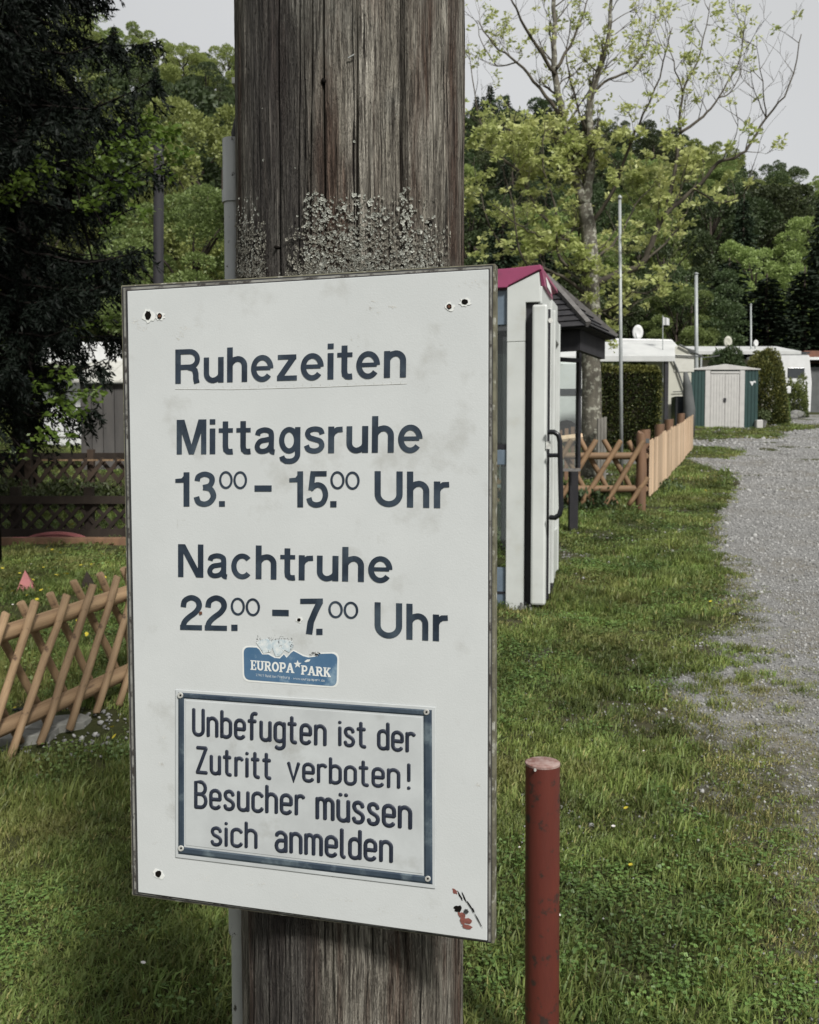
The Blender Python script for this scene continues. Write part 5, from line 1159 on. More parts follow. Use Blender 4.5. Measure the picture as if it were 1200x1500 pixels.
k = MB(); k.box((P(99, 600, Yc).x, Yc-.02, P(99, 597, Yc).z), (.34, .03, .16)); k.obj('window', M['darkglass'], cv0, bevel=.02)
k = MB(); z9 = P(150, 538, Yc).z; k.box(((xa+xb)/2, Yc-.35, z9), (xb-xa, .8, .06)); k.obj('awning_rail', M['palegrey'], cv0)
k = MB()
for s in (0, 1): g_ = Vector((P(90+s*180, 600, Yc).x, Yc+.5, 0)); g_.z = gzf(g_.x, g_.y)+.3; k = MB(); k.tube([(g_.x, Yc+.1, g_.z), (g_.x, Yc+.3, g_.z)], .3, 20); k.obj('wheel', M['black'], cv0)
# dark timber trunk post left of the pole
tp = empty('timber_mast', GX(232, 10.5), 'dark round timber mast with jagged top between the conifer and the grey pole', 'mast')
g_ = GX(232, 10.5); t_ = P(233, 215, 10.5); k = MB()
k.tube([g_-Vector((0, 0, .2)), g_+Vector((0, 0, 1.5)), t_], [.062, .058, .055], 16); k.obj('mast', M['darkwood'], tp, True)
k = MB()
for dx, dz in ((-.09, .10), (-.04, .16), (.03, .13), (.09, .07), (.06, .17)): k.tube([t_+Vector((dx*.2, 0, -.03)), t_+Vector((dx*.7, -.03, dz*.35)), t_+Vector((dx, -.04, dz*.6))], [.03, .02, .008], 6)
k.obj('splintered_top', M['darkwood'], tp)
# ================================================================ RIGHT BACK
def flagpole(px, pyt, pyb, Y, r, lab, extra=None):
    g_ = GX(px, Y); t_ = P(px-(4 if px < 950 else 1), pyt, Y); o = empty('flagpole', g_, lab, 'flagpole', 'white metal flagpoles')
    k = MB(); k.tube([g_, g_.lerp(t_, .5), t_], [r, r*.95, r*.8], 12); k.obj('pole', M['pole_metal'], o, True)
    k = MB(); k.tube([t_, t_+Vector((0, 0, .03)), t_+Vector((0, 0, .06))], [r*1.1, r*1.25, r*.4], 10); k.obj('finial', M['pole_metal'], o, True); return o
flagpole(912, 292, 640, 13.4, .026, 'tall bare metal pole in front of the clipped hedge')
flagpole(1021, 402, 600, 30, .062, 'thick pale flagpole rising behind the green and grey shed'); flagpole(1101, 447, 600, 38, .040, 'thin pale flagpole farthest along the lane above the round bushes')
fl = empty('flag', GX(970, 24), 'small pale flag on a thin staff above the caravan awning roof', 'flag')
k = MB(); a = P(971, 560, 24); b = P(971, 462, 24); k.tube([a, b], .012, 8); k.obj('staff', M['pole_metal'], fl)
V = []; n = 8
for i in range(n+1):
    for j in range(2): q = P(971.5+i*1.2, 464+i*.35+j*(12-i*.3), 24); V.append((q.x, 24+.03*math.sin(i*1.1), q.z))
me = mesh_np('cloth', V, [(2*i, 2*i+2, 2*i+3, 2*i+1) for i in range(n)], M['white']); o = link('cloth', me, fl); sm = o.modifiers.new('s', 'SOLIDIFY'); sm.thickness = .004
# hedge made of small leaves
def shell_leaves(fn_surface, n, L, W_, rng, seed=0): pass
def leafy_box(name, c, d, rz, n, L, rng_, mats, lab, cat, litfrac=.25, wob=.06):
    root = empty(name, (c[0], c[1], c[2]), lab, cat, None, 0)
    f = rng_.uniform(0, 1, n); ax = rng_.choice(5, n, p=[.22, .22, .2, .2, .16]); u, v = rng_.uniform(-1, 1, n), rng_.uniform(0, 1, n)
    P0 = np.zeros((n, 3)); Nn = np.zeros((n, 3))
    for i, (a, s) in enumerate(((1, -1), (1, 1), (0, 1), (0, -1))):
        m_ = ax == i; P0[m_, a] = s; P0[m_, 1-a] = u[m_]; P0[m_, 2] = v[m_]; Nn[m_, a] = s
    m_ = ax == 4; P0[m_, 0] = u[m_]; P0[m_, 1] = rng_.uniform(-1, 1, m_.sum()); P0[m_, 2] = 1; Nn[m_, 2] = 1
    bul = 1+(fbm(P0[:, 0]*3+P0[:, 1]*2+5, P0[:, 2]*4+P0[:, 1]*3, 9)-.5)*wob*2-.06*(P0[:, 2] > .93)
    Q = np.stack([P0[:, 0]*d[0]/2*bul, P0[:, 1]*d[1]/2*bul, P0[:, 2]*d[2]*(1+(bul-1)*.4)], 1)-Nn*rng_.uniform(0, .12, (n, 1))
    D = Nn+rng_.normal(size=(n, 3))*.6+np.array([0, 0, .45]); cs, sn = math.cos(rz), math.sin(rz)
    Rm = np.array([[cs, -sn, 0], [sn, cs, 0], [0, 0, 1]]); Q = Q@Rm.T; D = D@Rm.T
    tip = rng_.uniform(size=n) < np.where((Nn[:, 2] > .5) | (P0[:, 2] > .9) | (Nn[:, 0] > .5), litfrac*2.6, litfrac*.25)  # lit top and right face put in with more yellow leaves
    parts = [(*leaves(Q[~tip], D[~tip], L*rng_.uniform(.6, 1.3, (~tip).sum()), L*.32, rng_), 0), (*leaves(Q[tip], D[tip], L*rng_.uniform(.7, 1.5, tip.sum()), L*.3, rng_), 1)]
    V, T, mi = merge(parts); o = link('foliage', mesh_np('foliage', V, T, mats, False, mi), root, world=False)
    k = MB(); k.box((0, 0, d[2]*.46), (d[0]*.88, d[1]*.84, d[2]*.90), 0, rz); link('inner_branches', k.mesh('inner_branches', M['bark_dark']), root, world=False)
    return root
rg = np.random.default_rng(77)
g_ = GX(914, 20.6); xa = P(876, 600, 19.8).x; xb = P(968, 600, 19.8).x; zt = P(900, 533, 19.8).z
leafy_box('hedge', ((xa+xb)/2, 20.6, gzf(g_.x, 20)), (xb-xa, 1.6, zt-gzf(g_.x, 20)), 0.0, 42000, .05, rg, [M['hedge'], M['hedge_lit_and_tip']], 'square clipped green hedge in front of the white awning roof', 'hedge', .36)
def leafy_ball(name, c, rx, ry, rz_, n, L, rng_, mats, lab, cat, tip=.2, lump=.10, group=None):
    root = empty(name, c, lab, cat, group); D = unit(rng_.normal(size=(n, 3))); D[:, 2] = np.abs(D[:, 2])*1.0-.35*(rng_.uniform(size=n) < .35)
    D = unit(D); lm = 1+(fbm(D[:, 0]*2.4+7, D[:, 1]*2.4+D[:, 2]*2, 13)-.5)*lump*3; Q = D*np.array([rx, ry, rz_])*lm[:, None]*(1-rng_.uniform(0, .14, (n, 1)))
    Q[:, 2] = np.maximum(Q[:, 2], -rz_*.0)+.0; dd_ = D+rng_.normal(size=(n, 3))*.55+np.array([0, 0, .3]); tp_ = (rng_.uniform(size=n) < tip*(1+1.6*D[:, 2]))
    V, T, mi = merge([(*leaves(Q[~tp_], dd_[~tp_], L*rng_.uniform(.6, 1.3, (~tp_).sum()), L*.3, rng_), 0), (*leaves(Q[tp_], dd_[tp_], L*rng_.uniform(.6, 1.4, tp_.sum()), L*.3, rng_), 1)])
    link('foliage', mesh_np('foliage', V, T, mats, False, mi), root, world=False)
    k = MB()
    for i in range(7):
        a = i*.9; k.tube([(0, 0, -.05), (math.cos(a)*rx*.3, math.sin(a)*ry*.3, rz_*.35), (math.cos(a)*rx*.6, math.sin(a)*ry*.6, rz_*.72)], [.04*rx, .03*rx, .01*rx], 6)
    link('branches', k.mesh('branches', M['bark_dark']), root, world=False); return root
def ball_px(px0, px1, pyt, Y, n, L, mats, lab, **kw):
    a = P(px0, 600, Y).x; b = P(px1, 600, Y).x; g_ = gzf((a+b)/2, Y); h = P(600, pyt, Y).z-g_; return leafy_ball('round_bush', ((a+b)/2, Y, g_), (b-a)/2, (b-a)/2, h, n, L, rg, mats, lab, 'bush', **kw)
ball_px(1084, 1154, 512, 31.5, 30000, .07, [M['hedge'], M['hedge_lit_and_tip']], 'large round bush with yellowish tips just past the green and grey shed', tip=.3)
ball_px(1028, 1098, 509, 34, 22000, .08, [M['hedge'], M['leaf_dull']], 'rounded dark green bush peeking above the roof of the green and grey shed', tip=.35)
ball_px(1150, 1184, 560, 37, 7000, .08, [M['leaf_dull'], M['leaf_fresh']], 'loose light green shrub at the corner of the far caravan', tip=.4, lump=.35)
ball_px(1133, 1158, 590, 34, 4000, .07, [M['leaf_dull'], M['leaf_fresh']], 'small green shrub around the white mailbox', tip=.4, lump=.35)
# steel tool shed, green sides and grey doors
ts = empty('tool_shed', GX(1060, 29), 'metal tool shed with dark green walls and light grey double doors', 'shed')
Yt = 29.0; xL, xD0, xD1, xR = (P(p, 600, Yt).x for p in (1012, 1032, 1090, 1110)); gz_ = gzf(xL, Yt)-.02; zE = P(1012, 542, Yt).z; zA = P(1060, 535, Yt).z
k = MB(); k.box(((xL+xR)/2, Yt+.85, (gz_+zE)/2), (xR-xL-.02, 1.66, zE-gz_-.01)); k.obj('body', M['shedgreen'], ts)
def ribpanel(x0, x1, n, mt, nm, zt_):
    w_ = (x1-x0)/n
    for i in range(n): k = MB(); k.box((x0+w_*(i+.5), Yt-.005, (gz_+zt_)/2), (w_-.012, .022, zt_-gz_)); k.obj(nm, mt, ts)
ribpanel(xL, xD0, 4, M['shedgreen'], 'wall_panel', zE); ribpanel(xD1, xR, 4, M['shedgreen'], 'wall_panel', zE)
for x0, x1 in ((xD0, xD0+.16), (xD1-.16, xD1)): k = MB(); k.box(((x0+x1)/2, Yt-.02, (gz_+zE)/2), (x1-x0-.008, .04, zE-gz_)); k.obj('door_post', M['shedgrey'], ts, bevel=.006)
ztd = P(1060, 547, Yt).z
for s in (0, 1):
    x0 = xD0+.165; x1 = xD1-.165; m_ = (x0+x1)/2; a, b = (x0, m_-.004) if s == 0 else (m_+.004, x1); dr = MB(); dr.box(((a+b)/2, Yt-.012, (gz_+ztd)/2), (b-a, .02, ztd-gz_)); dro = dr.obj('door', M['shedgrey'], ts)
    n = 5
    for i in range(n): k = MB(); w_ = (b-a)/n; k.box((a+w_*(i+.5), Yt-.026, (gz_+ztd)/2), (w_*.55, .012, ztd-gz_-.1)); k.obj('door_rib', M['shedgrey'], dro)
k = MB(); k.box(((xD0+xD1)/2, Yt-.045, P(1060, 586, Yt).z), (.075, .03, .115)); k.obj('lock_plate', M['black'], ts)
k = MB(); k.box(((xD0+xD1)/2, Yt-.03, ztd+.03), (xD1-xD0-.34, .03, .06)); k.obj('door_head', M['shedgrey'], ts)
k = MB(); k.prism([(xL-.05, Yt-.06, zE), (xR+.05, Yt-.06, zE), (xR+.05, Yt-.06, zE+.03), ((xL+xR)/2, Yt-.06, zA+.03), (xL-.05, Yt-.06, zE+.03)], (0, 1.85, 0)); k.f = [f[::-1] for f in k.f]; k.obj('roof', M['shedgrey'], ts, bevel=.008)
k = MB(); c_ = P(1103, 561, Yt-.03); k.prism([c_+Vector((-.10, 0, .05)), c_+Vector((-.02, 0, -.09)), c_+Vector((.03, 0, .02)), c_+Vector((.10, 0, .0)), c_+Vector((.07, 0, .07)), c_+Vector((0, 0, .05))][::-1], (0, .01, 0)); k.obj('emblem', M['white'], ts)
# caravan with awning
cw = empty('caravan', GX(950, 24), 'cream caravan with a long white awning roof behind the clipped hedge', 'caravan')
Yw = 23.5; xa = P(800, 600, Yw).x; xb = P(988, 600, Yw).x; zf0 = P(900, 500, Yw).z; zr0 = P(900, 504, Yw+.9).z
z_e = P(900, 524, Yw).z; z_t = P(900, 505, Yw+1.2).z
k = MB(); k.hexa([(xa, Yw, z_e-.10), (xb, Yw, z_e-.10), (xb+.35, Yw+1.3, z_t+.02), (xa, Yw+1.3, z_t+.02), (xa, Yw, z_e+.06), (xb, Yw, z_e+.06), (xb+.35, Yw+1.3, z_t+.09), (xa, Yw+1.3, z_t+.09)]); k.obj('awning_roof', M['awning'], cw, bevel=.02)
xr2 = P(1028, 600, Yw+1.5).x; zr2 = P(980, 501, Yw+2.2).z
k = MB(); x_a = P(893, 600, Yw+1.4).x; k.prism([(x_a, Yw+1.4, z_t-.1), (xb+.3, Yw+1.4, z_t-.1), (xb+.75, Yw+1.4, z_t-.3), (xb+.3, Yw+1.4, zr2-.03), (x_a, Yw+1.4, zr2)], (0, 2.2, 0)); k.f = [f[::-1] for f in k.f]; k.obj('body_roof', M['white'], cw, bevel=.03)
# gable wall of the awning with window and frame
Yg = Yw+1.25; gx0 = P(978, 600, Yg).x; gx1 = P(1012, 600, Yg).x; zgb = gzf(gx0, Yg); zgt = P(1000, 505, Yg).z; ze2 = P(1030, 520, Yg).z
k = MB(); k.prism([(gx0, Yg, zgb), (gx1, Yg, zgb), (gx1, Yg, ze2), (gx0+.35, Yg, zgt), (gx0, Yg, zgt-.1)], (0, 2.3, 0)); k.f = [f[::-1] for f in k.f]; k.obj('body', M['cream'], cw)
k = MB(); k.box((P(1001, 600, Yg).x, Yg-.012, P(1000, 532, Yg).z), (.52, .02, .46)); k.obj('window', M['palegrey'], cw, bevel=.02)
for pts in (([(980, 516), (992, 540), (1004, 575), (1008, 600)], .022), ([(981, 520), (1030, 523)], .016), ([(1030, 524), (1054, 521)], .014), ([(995, 505), (1028, 522)], .024), ([(986, 574), (1008, 573)], .012)):
    k = MB(); k.tube([P(x, y, Yg-.06) for x, y in pts[0]], pts[1], 6); k.obj('awning_pole', M['greycloth'], cw)
k = MB(); a = P(980, 600, Yw); k.box((P(977, 600, Yw).x, Yw+.1, (z_e+gzf(a.x, Yw))/2), (.09, .09, z_e-gzf(a.x, Yw))); k.obj('corner_post', M['black'], cw)
xh0 = P(982, 600, Yg-.1).x; xh1 = P(998, 600, Yg-.1).x; k = MB(); k.box(((xh0+xh1)/2, Yg-.35, P(990, 605, Yg).z-.05), (xh1-xh0, .4, .9)); tag(k.obj('storage_bin', M['darkglass'], bevel=.02), 'dark storage bin standing beside the caravan awning wall', 'bin')
k = MB(); k.tube([P(1008, 640, Yg-.8), P(1010, 600, Yg-.8), P(1007, 565, Yg-.8), P(1004, 545, Yg-.8)], [.16, .15, .11, .05], 10); tag(k.obj('folded_parasol', M['greycloth'], smooth=True), 'folded dark parasol leaning between the awning and the green shed', 'parasol')
def dish(px, py, Y, r, lab, mt):
    c_ = P(px, py, Y); o = empty('satellite_dish', c_-Vector((0, 0, r*1.3)), lab, 'satellite dish'); k = MB(); n = 20; V = [c_+Vector((0, .05*r, 0))]
    for ring in (.5, 1): V += [c_+Vector((math.cos(6.283*i/n)*r*ring*.72, -.12*r*ring*ring*1.5, math.sin(6.283*i/n)*r*ring)) for i in range(n)]
    k.add(V, [(0, 1+(i+1) % n, 1+i) for i in range(n)]+[(1+i, 1+(i+1) % n, n+1+(i+1) % n, n+1+i) for i in range(n)]); ob = k.obj('reflector', mt, o, True); s_ = ob.modifiers.new('s', 'SOLIDIFY'); s_.thickness = .02
    k = MB(); k.tube([c_-Vector((0, -.06, r*1.6)), c_-Vector((0, -.06, 0))], .022, 8); k.obj('mast', M['pole_metal'], o); k = MB(); k.tube([c_-Vector((0, 0, r)), c_+Vector((-.1, -r*.9, -r*.2))], .012, 6); k.obj('arm', M['pole_metal'], o)
dish(934, 487, Yw+1.8, .20, 'white satellite dish on the roof of the nearer caravan', M['white']); dish(1066, 501, 36, .22, 'beige satellite dish on the far awning roof', M['cream']); dish(1107, 503, 38, .14, 'small white satellite dish at the far end of the awning roofs', M['white'])
# far caravans
c2 = empty('caravan', GX(1165, 40), 'white caravan with dark window past the round bushes on the far side', 'caravan')
Y2 = 40; xa = P(1120, 600, Y2).x; xb = P(1188, 600, Y2).x; z0 = gzf(xa, Y2)+.1; z1 = P(1150, 516, Y2).z
k = MB(); k.prism([(xa, Y2, z0), (xb, Y2, z0), (xb+.03, Y2, (z0+z1)/2), (xb-.1, Y2, z1-.12), (xb-.35, Y2, z1), (xa, Y2, z1+.04)], (0, 2.3, 0)); k.f = [f[::-1] for f in k.f]; k.obj('body', M['white'], c2, bevel=.05)
k = MB(); k.box((P(1165, 600, Y2).x, Y2-.02, P(1165, 546, Y2).z), (.70, .03, .42)); k.obj('window', M['darkglass'], c2, bevel=.03)
k = MB(); k.box((P(1163, 600, Y2).x, Y2-.03, P(1165, 517, Y2).z), (1.2, .05, .07)); k.obj('roof_slot', M['darkglass'], c2)
k = MB(); gg = gzf(xb, Y2); k.tube([(xb-.7, Y2-.02, gg+.22), (xb-.7, Y2+.2, gg+.22)], .28, 16); k.obj('wheel', M['black'], c2)
k = MB(); xa = P(1022, 600, 37).x; xb = P(1172, 600, 37).x; za = P(1060, 519, 37).z; zb_2 = P(1060, 505, 37).z; xm = P(1172, 600, 37).x
k.hexa([(xa, 37, za), (xb, 37, za), (xb-.1, 39.3, zb_2), (xa, 39.3, zb_2), (xa, 37, za+.12), (xb, 37, za+.12), (xb-.1, 39.3, zb_2+.22), (xa, 39.3, zb_2+.22)]); aw = empty('awning', GX(1090, 37), 'long white awning roof above the round bushes, farther than the clipped hedge', 'awning'); k.obj('roof', M['awning'], aw)
for px in (1026, 1075, 1112): g_ = GX(px, 37.1); k = MB(); k.box((g_.x, 37.1, (g_.z+za)/2), (.06, .06, za-g_.z)); k.obj('post', M['pole_metal'], aw)
k = MB(); g_ = GX(1070, 39); k.box(((xa+xb)/2, 39.0, (g_.z+za)/2), (xb-xa, .05, za-g_.z)); k.obj('side_wall', M['awning_beige'], aw)
c3 = empty('hut', GX(1195, 42), 'hut with brown roof and grey cover at the right edge of the picture', 'hut')
xa = P(1180, 600, 42).x; xb = xa+3; k = MB(); gg = gzf(xa, 42); k.box(((xa+xb)/2, 43, gg+1.0), (xb-xa, 2, 2.0)); k.obj('wall', M['greycloth'], c3)
k = MB(); zz = P(1190, 520, 42).z; k.box(((xa+xb)/2-.1, 42.9, zz), (xb-xa+.3, 2.5, .30)); k.obj('roof', M['roofbrown'], c3); k = MB(); k.box(((xa+xb)/2-.1, 41.6, zz-.2), (xb-xa+.3, .1, .12)); k.obj('fascia', M['white'], c3)
# mailbox sign, planter, rocks
mbx = empty('mailbox', GX(1143, 32), 'white mailbox on a thin yellowish post in front of the small shrub', 'mailbox'); Ym = 32; g_ = GX(1143, Ym)
k = MB(); k.tube([g_, P(1143, 585, Ym)], .03, 8); k.obj('post', M['hedge_lit_and_tip'], mbx); k = MB(); k.box(P(1141, 580, Ym), (.22, .12, .16)); k.obj('box', M['white'], mbx, bevel=.02); k = MB(); k.box(P(1142, 570, Ym), (.26, .14, .10)); k.obj('lid', M['greycloth'], mbx, bevel=.02)
k = MB(); k.box(P(1153, 571, Ym+.1), (.26, .04, .24)); k.obj('panel', M['white'], mbx, bevel=.02)
pl = empty('planter', GX(1117, 29.2), 'grey stone planter with a small green plant beside the green and grey shed', 'planter'); g_ = GX(1117, 29.2)
k = MB(); k.tube([g_, g_+Vector((0, 0, .18)), g_+Vector((0, 0, .24))], [.10, .14, .15], 16); k.obj('pot', M['stone'], pl)
Q = rg.normal(size=(900, 3))*[.10, .10, .08]+np.array([g_.x, g_.y, g_.z+.34]); V, T = leaves(Q, rg.normal(size=(900, 3))+[0, 0, .8], .07, .02, rg); link('plant', mesh_np('plant', V, T, M['leaf_dull']), pl)
k = MB(); g_ = GX(1112, 28.9); k.box((g_.x, 28.9, g_.z+.13), (.20, .2, .26)); k.obj('stone_block', M['shedgrey'], pl, bevel=.02)
for i, (px, Y, s_) in enumerate(((1165, 36.5, .30), (1172, 37, .20), (1150, 35.5, .15), (1130, 34, .12), (1159, 35.8, .14))):
    g_ = GX(px, Y); V, T, _ = pebble(i+40); V = V*s_*1.6; o = link('rock', mesh_np('rock', V, T, M['stone'], False)); o.location = (g_.x, g_.y, g_.z+s_*.4); tag(o, ['largest grey rock edging the bed below the far caravan', 'second largest grey rock, right beside the largest one', 'small grey rock at the foot of the mailbox shrub', 'smallest grey rock, between the round bush and the mailbox', 'small grey rock lying just in front of the largest one'][i], 'rock', 'rocks edging the shrub bed')
# white caravan side under the shelter, added in place of a case-glass reflection
c4 = empty('caravan', GX(800, 26), 'white caravan placed behind the display case as its glass reflection, under the shelter roof', 'caravan'); Y4 = 22.2
xa = P(700, 600, Y4).x; xb = P(862, 600, Y4).x; z0 = gzf(xb, Y4)+.12; z1 = P(800, 528, Y4).z; k = MB(); k.box(((xa+xb)/2, Y4+1.1, (z0+z1)/2), (xb-xa, 2.2, z1-z0)); k.obj('body', M['white'], c4, bevel=.08)
k = MB(); k.box(((xa+xb)/2, Y4-.015, P(800, 574, Y4).z), (xb-xa, .03, .14)); k.obj('window_band', M['darkglass'], c4)
for px in (730, 830): g_ = GX(px, Y4); k = MB(); k.tube([(g_.x, Y4-.02, g_.z+.28), (g_.x, Y4+.2, g_.z+.28)], .28, 16); k.obj('wheel', M['black'], c4)
# ================================================================ TREES
def norm_tree(kind, seed, nleaf, lsize):
    """tree mesh of unit height: returns (crown mesh, trunk mesh)"""
    r_ = np.random.default_rng(seed); H = 1.0
    k = MB(); rr = random.Random(seed)
    if kind == 'broad':
        k.tube([(0, 0, -.04), (.005, 0, .2), (.01, .005, .45), (0, 0, .8)], [.022, .018, .013, .004], 7)
        nl = 54; cen = []; rad = []
        for i in range(nl):
            z = rr.uniform(.24, .93); env = .30*math.sin(math.pi*min(max((z-.08)/.98, 0), 1))**.6; a = rr.uniform(0, 6.283); q = env*math.sqrt(rr.uniform(.15, 1.25))
            c_ = (math.cos(a)*q, math.sin(a)*q, z); cen.append(c_); rad.append(rr.uniform(.035, .115)*(1.1-.4*z))
            if i % 2 == 0: k.tube([(0, 0, max(.15, z-.25)), (c_[0]*.5, c_[1]*.5, z-.10), c_], [.007, .005, .002], 4)
        cen = np.array(cen); rad = np.array(rad); w_ = rad**2; ii = r_.choice(nl, nleaf, p=w_/w_.sum()); D = unit(r_.normal(size=(nleaf, 3))); D[:, 2] = np.where(r_.uniform(size=nleaf) < .6, np.abs(D[:, 2]), D[:, 2])
        Q = cen[ii]+D*(rad[ii]*(1-.35*r_.uniform(size=nleaf)**2))[:, None]*[1.05, 1.05, .8]
        V, T = leaves(Q, D+r_.normal(size=(nleaf, 3))*.7+[0, 0, .2], lsize*r_.uniform(.6, 1.4, nleaf), lsize*.36, r_)
    elif kind == 'spruce':
        k.tube([(0, 0, -.04), (0, 0, .5), (0, 0, 1)], [.016, .010, .002], 7); Qs = []; Ds = []
        nb = 190
        for i in range(nb):
            z = .06+.92*(i/nb)**.92; L = .19*(1-z)**.8*rr.uniform(.75, 1.15)+.008; a = i*2.4+rr.uniform(-.3, .3); m_ = max(4, int(nleaf/nb*(L/.11)))
            t = r_.uniform(.1, 1, m_); dr = .35*L*t**1.3+.02*t; side = r_.normal(size=m_)*.16*L*(1.1-t)
            x = math.cos(a)*L*t-math.sin(a)*side; y = math.sin(a)*L*t+math.cos(a)*side
            Qs.append(np.stack([x, y, z-dr+.012*t], 1)); Ds.append(np.stack([np.full(m_, math.cos(a)), np.full(m_, math.sin(a)), np.full(m_, -.55)], 1)+r_.normal(size=(m_, 3))*.45)
        Q = np.concatenate(Qs); D = np.concatenate(Ds); V, T = leaves(Q, D, lsize*r_.uniform(.7, 1.4, len(Q)), lsize*.25, r_)
    else:   # bare, twiggy
        k.tube([(0, 0, -.04), (.01, 0, .35), (0, 0, .7), (0, 0, 1)], [.02, .015, .008, .002], 6)
        for i in range(30):
            z = rr.uniform(.25, .9); a = rr.uniform(0, 6.28); L = rr.uniform(.12, .3); k.tube([(0, 0, z), (math.cos(a)*L*.5, math.sin(a)*L*.5, z+L*.4), (math.cos(a)*L*.8, math.sin(a)*L*.8, z+L*.9)], [.006, .004, .001], 4)
        D = unit(r_.normal(size=(nleaf, 3))); Q = D*(r_.uniform(.3, 1, (nleaf, 1))**.5)*[.27, .27, .36]+[0, 0, .6]; V, T = leaves(Q, D*.5+[0, 0, 1]+r_.normal(size=(nleaf, 3))*.3, lsize*2.2*r_.uniform(.5, 1.4, nleaf), lsize*.07, r_)
    return V, T, k
TM = {}
def make_tree_mesh(key, kind, seed, n, ls, lm, bm):
    V, T, k = norm_tree(kind, seed, n, ls); TM.setdefault(key, []).append((mesh_np('crown', V, T, lm), k.mesh('trunk', bm, True)))
for i in range(3): make_tree_mesh('fresh', 'broad', 10+i, 26000, .0165, M['leaf_fresh'], M['bark_dark'])
for i in range(3): make_tree_mesh('dull', 'broad', 20+i, 24000, .0165, M['leaf_dull'], M['bark_dark'])
for i in range(2): make_tree_mesh('spruce', 'spruce', 30+i, 12000, .020, M['needle_far'], M['bark_dark'])
make_tree_mesh('near', 'broad', 50, 42000, .0125, M['leaf_fresh'], M['bark_dark'])
make_tree_mesh('bare', 'bare', 40, 6000, .03, M['leaf_brown'], M['bark_dark'])
rt = random.Random(12)
def put_tree(key, x, y, h, w_=1.0, label=None, group=None, name=None):
    me = rt.choice(TM[key]); z = gzf(x, y); o = empty(name or {'fresh': 'broadleaf_tree', 'near': 'broadleaf_tree', 'dull': 'broadleaf_tree', 'spruce': 'spruce_tree', 'bare': 'bare_tree'}[key], (x, y, z-.2), label, 'tree', group, rt.uniform(0, 6.28))
    o.scale = (h*w_, h*w_, h)
    for nm, m_ in (('trunk', me[1]), ('crown', me[0])): link(nm, m_, o, world=False)
    return o
LB = {'fresh': ('fresh bright green broadleaf tree in the wood on the hillside', 'bright green trees on the wooded hill'), 'dull': ('dull olive green broadleaf tree in the wood on the hillside', 'olive green trees on the wooded hill'),
      'spruce': ('dark pointed spruce in the wood on the hillside', 'dark spruces on the wooded hill'), 'bare': ('leafless brownish tree among the green ones on the hillside', 'leafless trees on the wooded hill')}
rows = [(60, 6.0), (67, 6.2), (75, 6.5), (84, 6.8), (94, 7.2), (105, 7.6), (117, 8), (130, 8.5), (144, 9), (158, 9.5), (172, 10)]
for Y, st_ in rows:
    x = -.50*Y+rt.uniform(0, st_)
    while x < .50*Y:
        yy = Y+rt.uniform(-2.5, 2.5); px = 600+x/yy*F; t = rt.random(); hid = 345 < px < 680
        if not hid or rt.random() < .8:
            if px > 640 and px < 870: key = 'spruce' if (Y > 125 and t < .8) or t < .38 else ('dull' if t < .93 else 'fresh')
            elif px >= 870: key = 'spruce' if t < (.55 if Y < 70 else .06) else ('bare' if t < .16 and Y > 70 else ('dull' if t < .58 else 'fresh'))
            else: key = 'spruce' if t < .06 else ('dull' if t < .40 else 'fresh')
            h = {'fresh': rt.uniform(9.5, 13.5), 'dull': rt.uniform(10, 14), 'spruce': rt.uniform(11, 14), 'bare': rt.uniform(9, 11)}[key]
            put_tree(key, x, yy, h, {'fresh': 1.05, 'dull': 1.05, 'spruce': 1.0, 'bare': .9}[key]*rt.uniform(.85, 1.15), *LB[key])
        x += st_*rt.uniform(.75, 1.25)
for px in np.arange(690, 1085, 8.5):
    Y = rt.uniform(168, 180); x = (px+rt.uniform(-3, 3)-600)/F*Y; put_tree('spruce', x, Y, rt.uniform(13, 16)-(px-690)/395*3, rt.uniform(.75, 1.1), *LB['spruce'])
# nearer single trees along the foot of the hill
def near_tree(key, px, Y, pyt, w_, lab, name=None):
    g_ = GX(px, Y); h = P(px, pyt, Y).z-g_.z; return put_tree(key, g_.x, Y, h, w_, lab, None, name)
near_tree('near', 286, 30, 275, 1.15, 'rounded bright green tree between the mast and the grey pole')
near_tree('near', 330, 44, 150, 1.0, 'tall light green tree just behind the rounded one beside the grey pole')
near_tree('dull', 250, 52, 90, 1.0, 'olive tree on the slope above the rounded bright tree')
near_tree('spruce', 1065, 52, 372, 2.3, 'broad dark conifer directly above the green and grey shed'); near_tree('spruce', 1120, 50, 395, 2.4, 'broad dark conifer directly above the round bush'); near_tree('spruce', 1175, 51, 385, 2.3, 'broad dark conifer above the far white caravan'); near_tree('spruce', 1230, 52, 380, 2.3, 'broad dark conifer cut by the right edge of the picture')
near_tree('dull', 1010, 47, 375, 1.1, 'olive green tree above the nearer caravan roof'); near_tree('near', 990, 45, 415, 1.0, 'young bright green tree beside the small pale flag')
near_tree('spruce', 735, 40, 300, 1.3, 'dark conifer behind the phone booth roof'); near_tree('spruce', 790, 44, 330, 1.4, 'dark conifer standing behind the shelter roof'); near_tree('dull', 850, 46, 360, 1.0, 'olive tree behind the ash tree trunk'); near_tree('dull', 925, 48, 385, 1.1, 'olive tree behind the tall bare metal pole')
near_tree('spruce', 60, 40, 330, 1.6, 'dark conifer behind the white caravan')
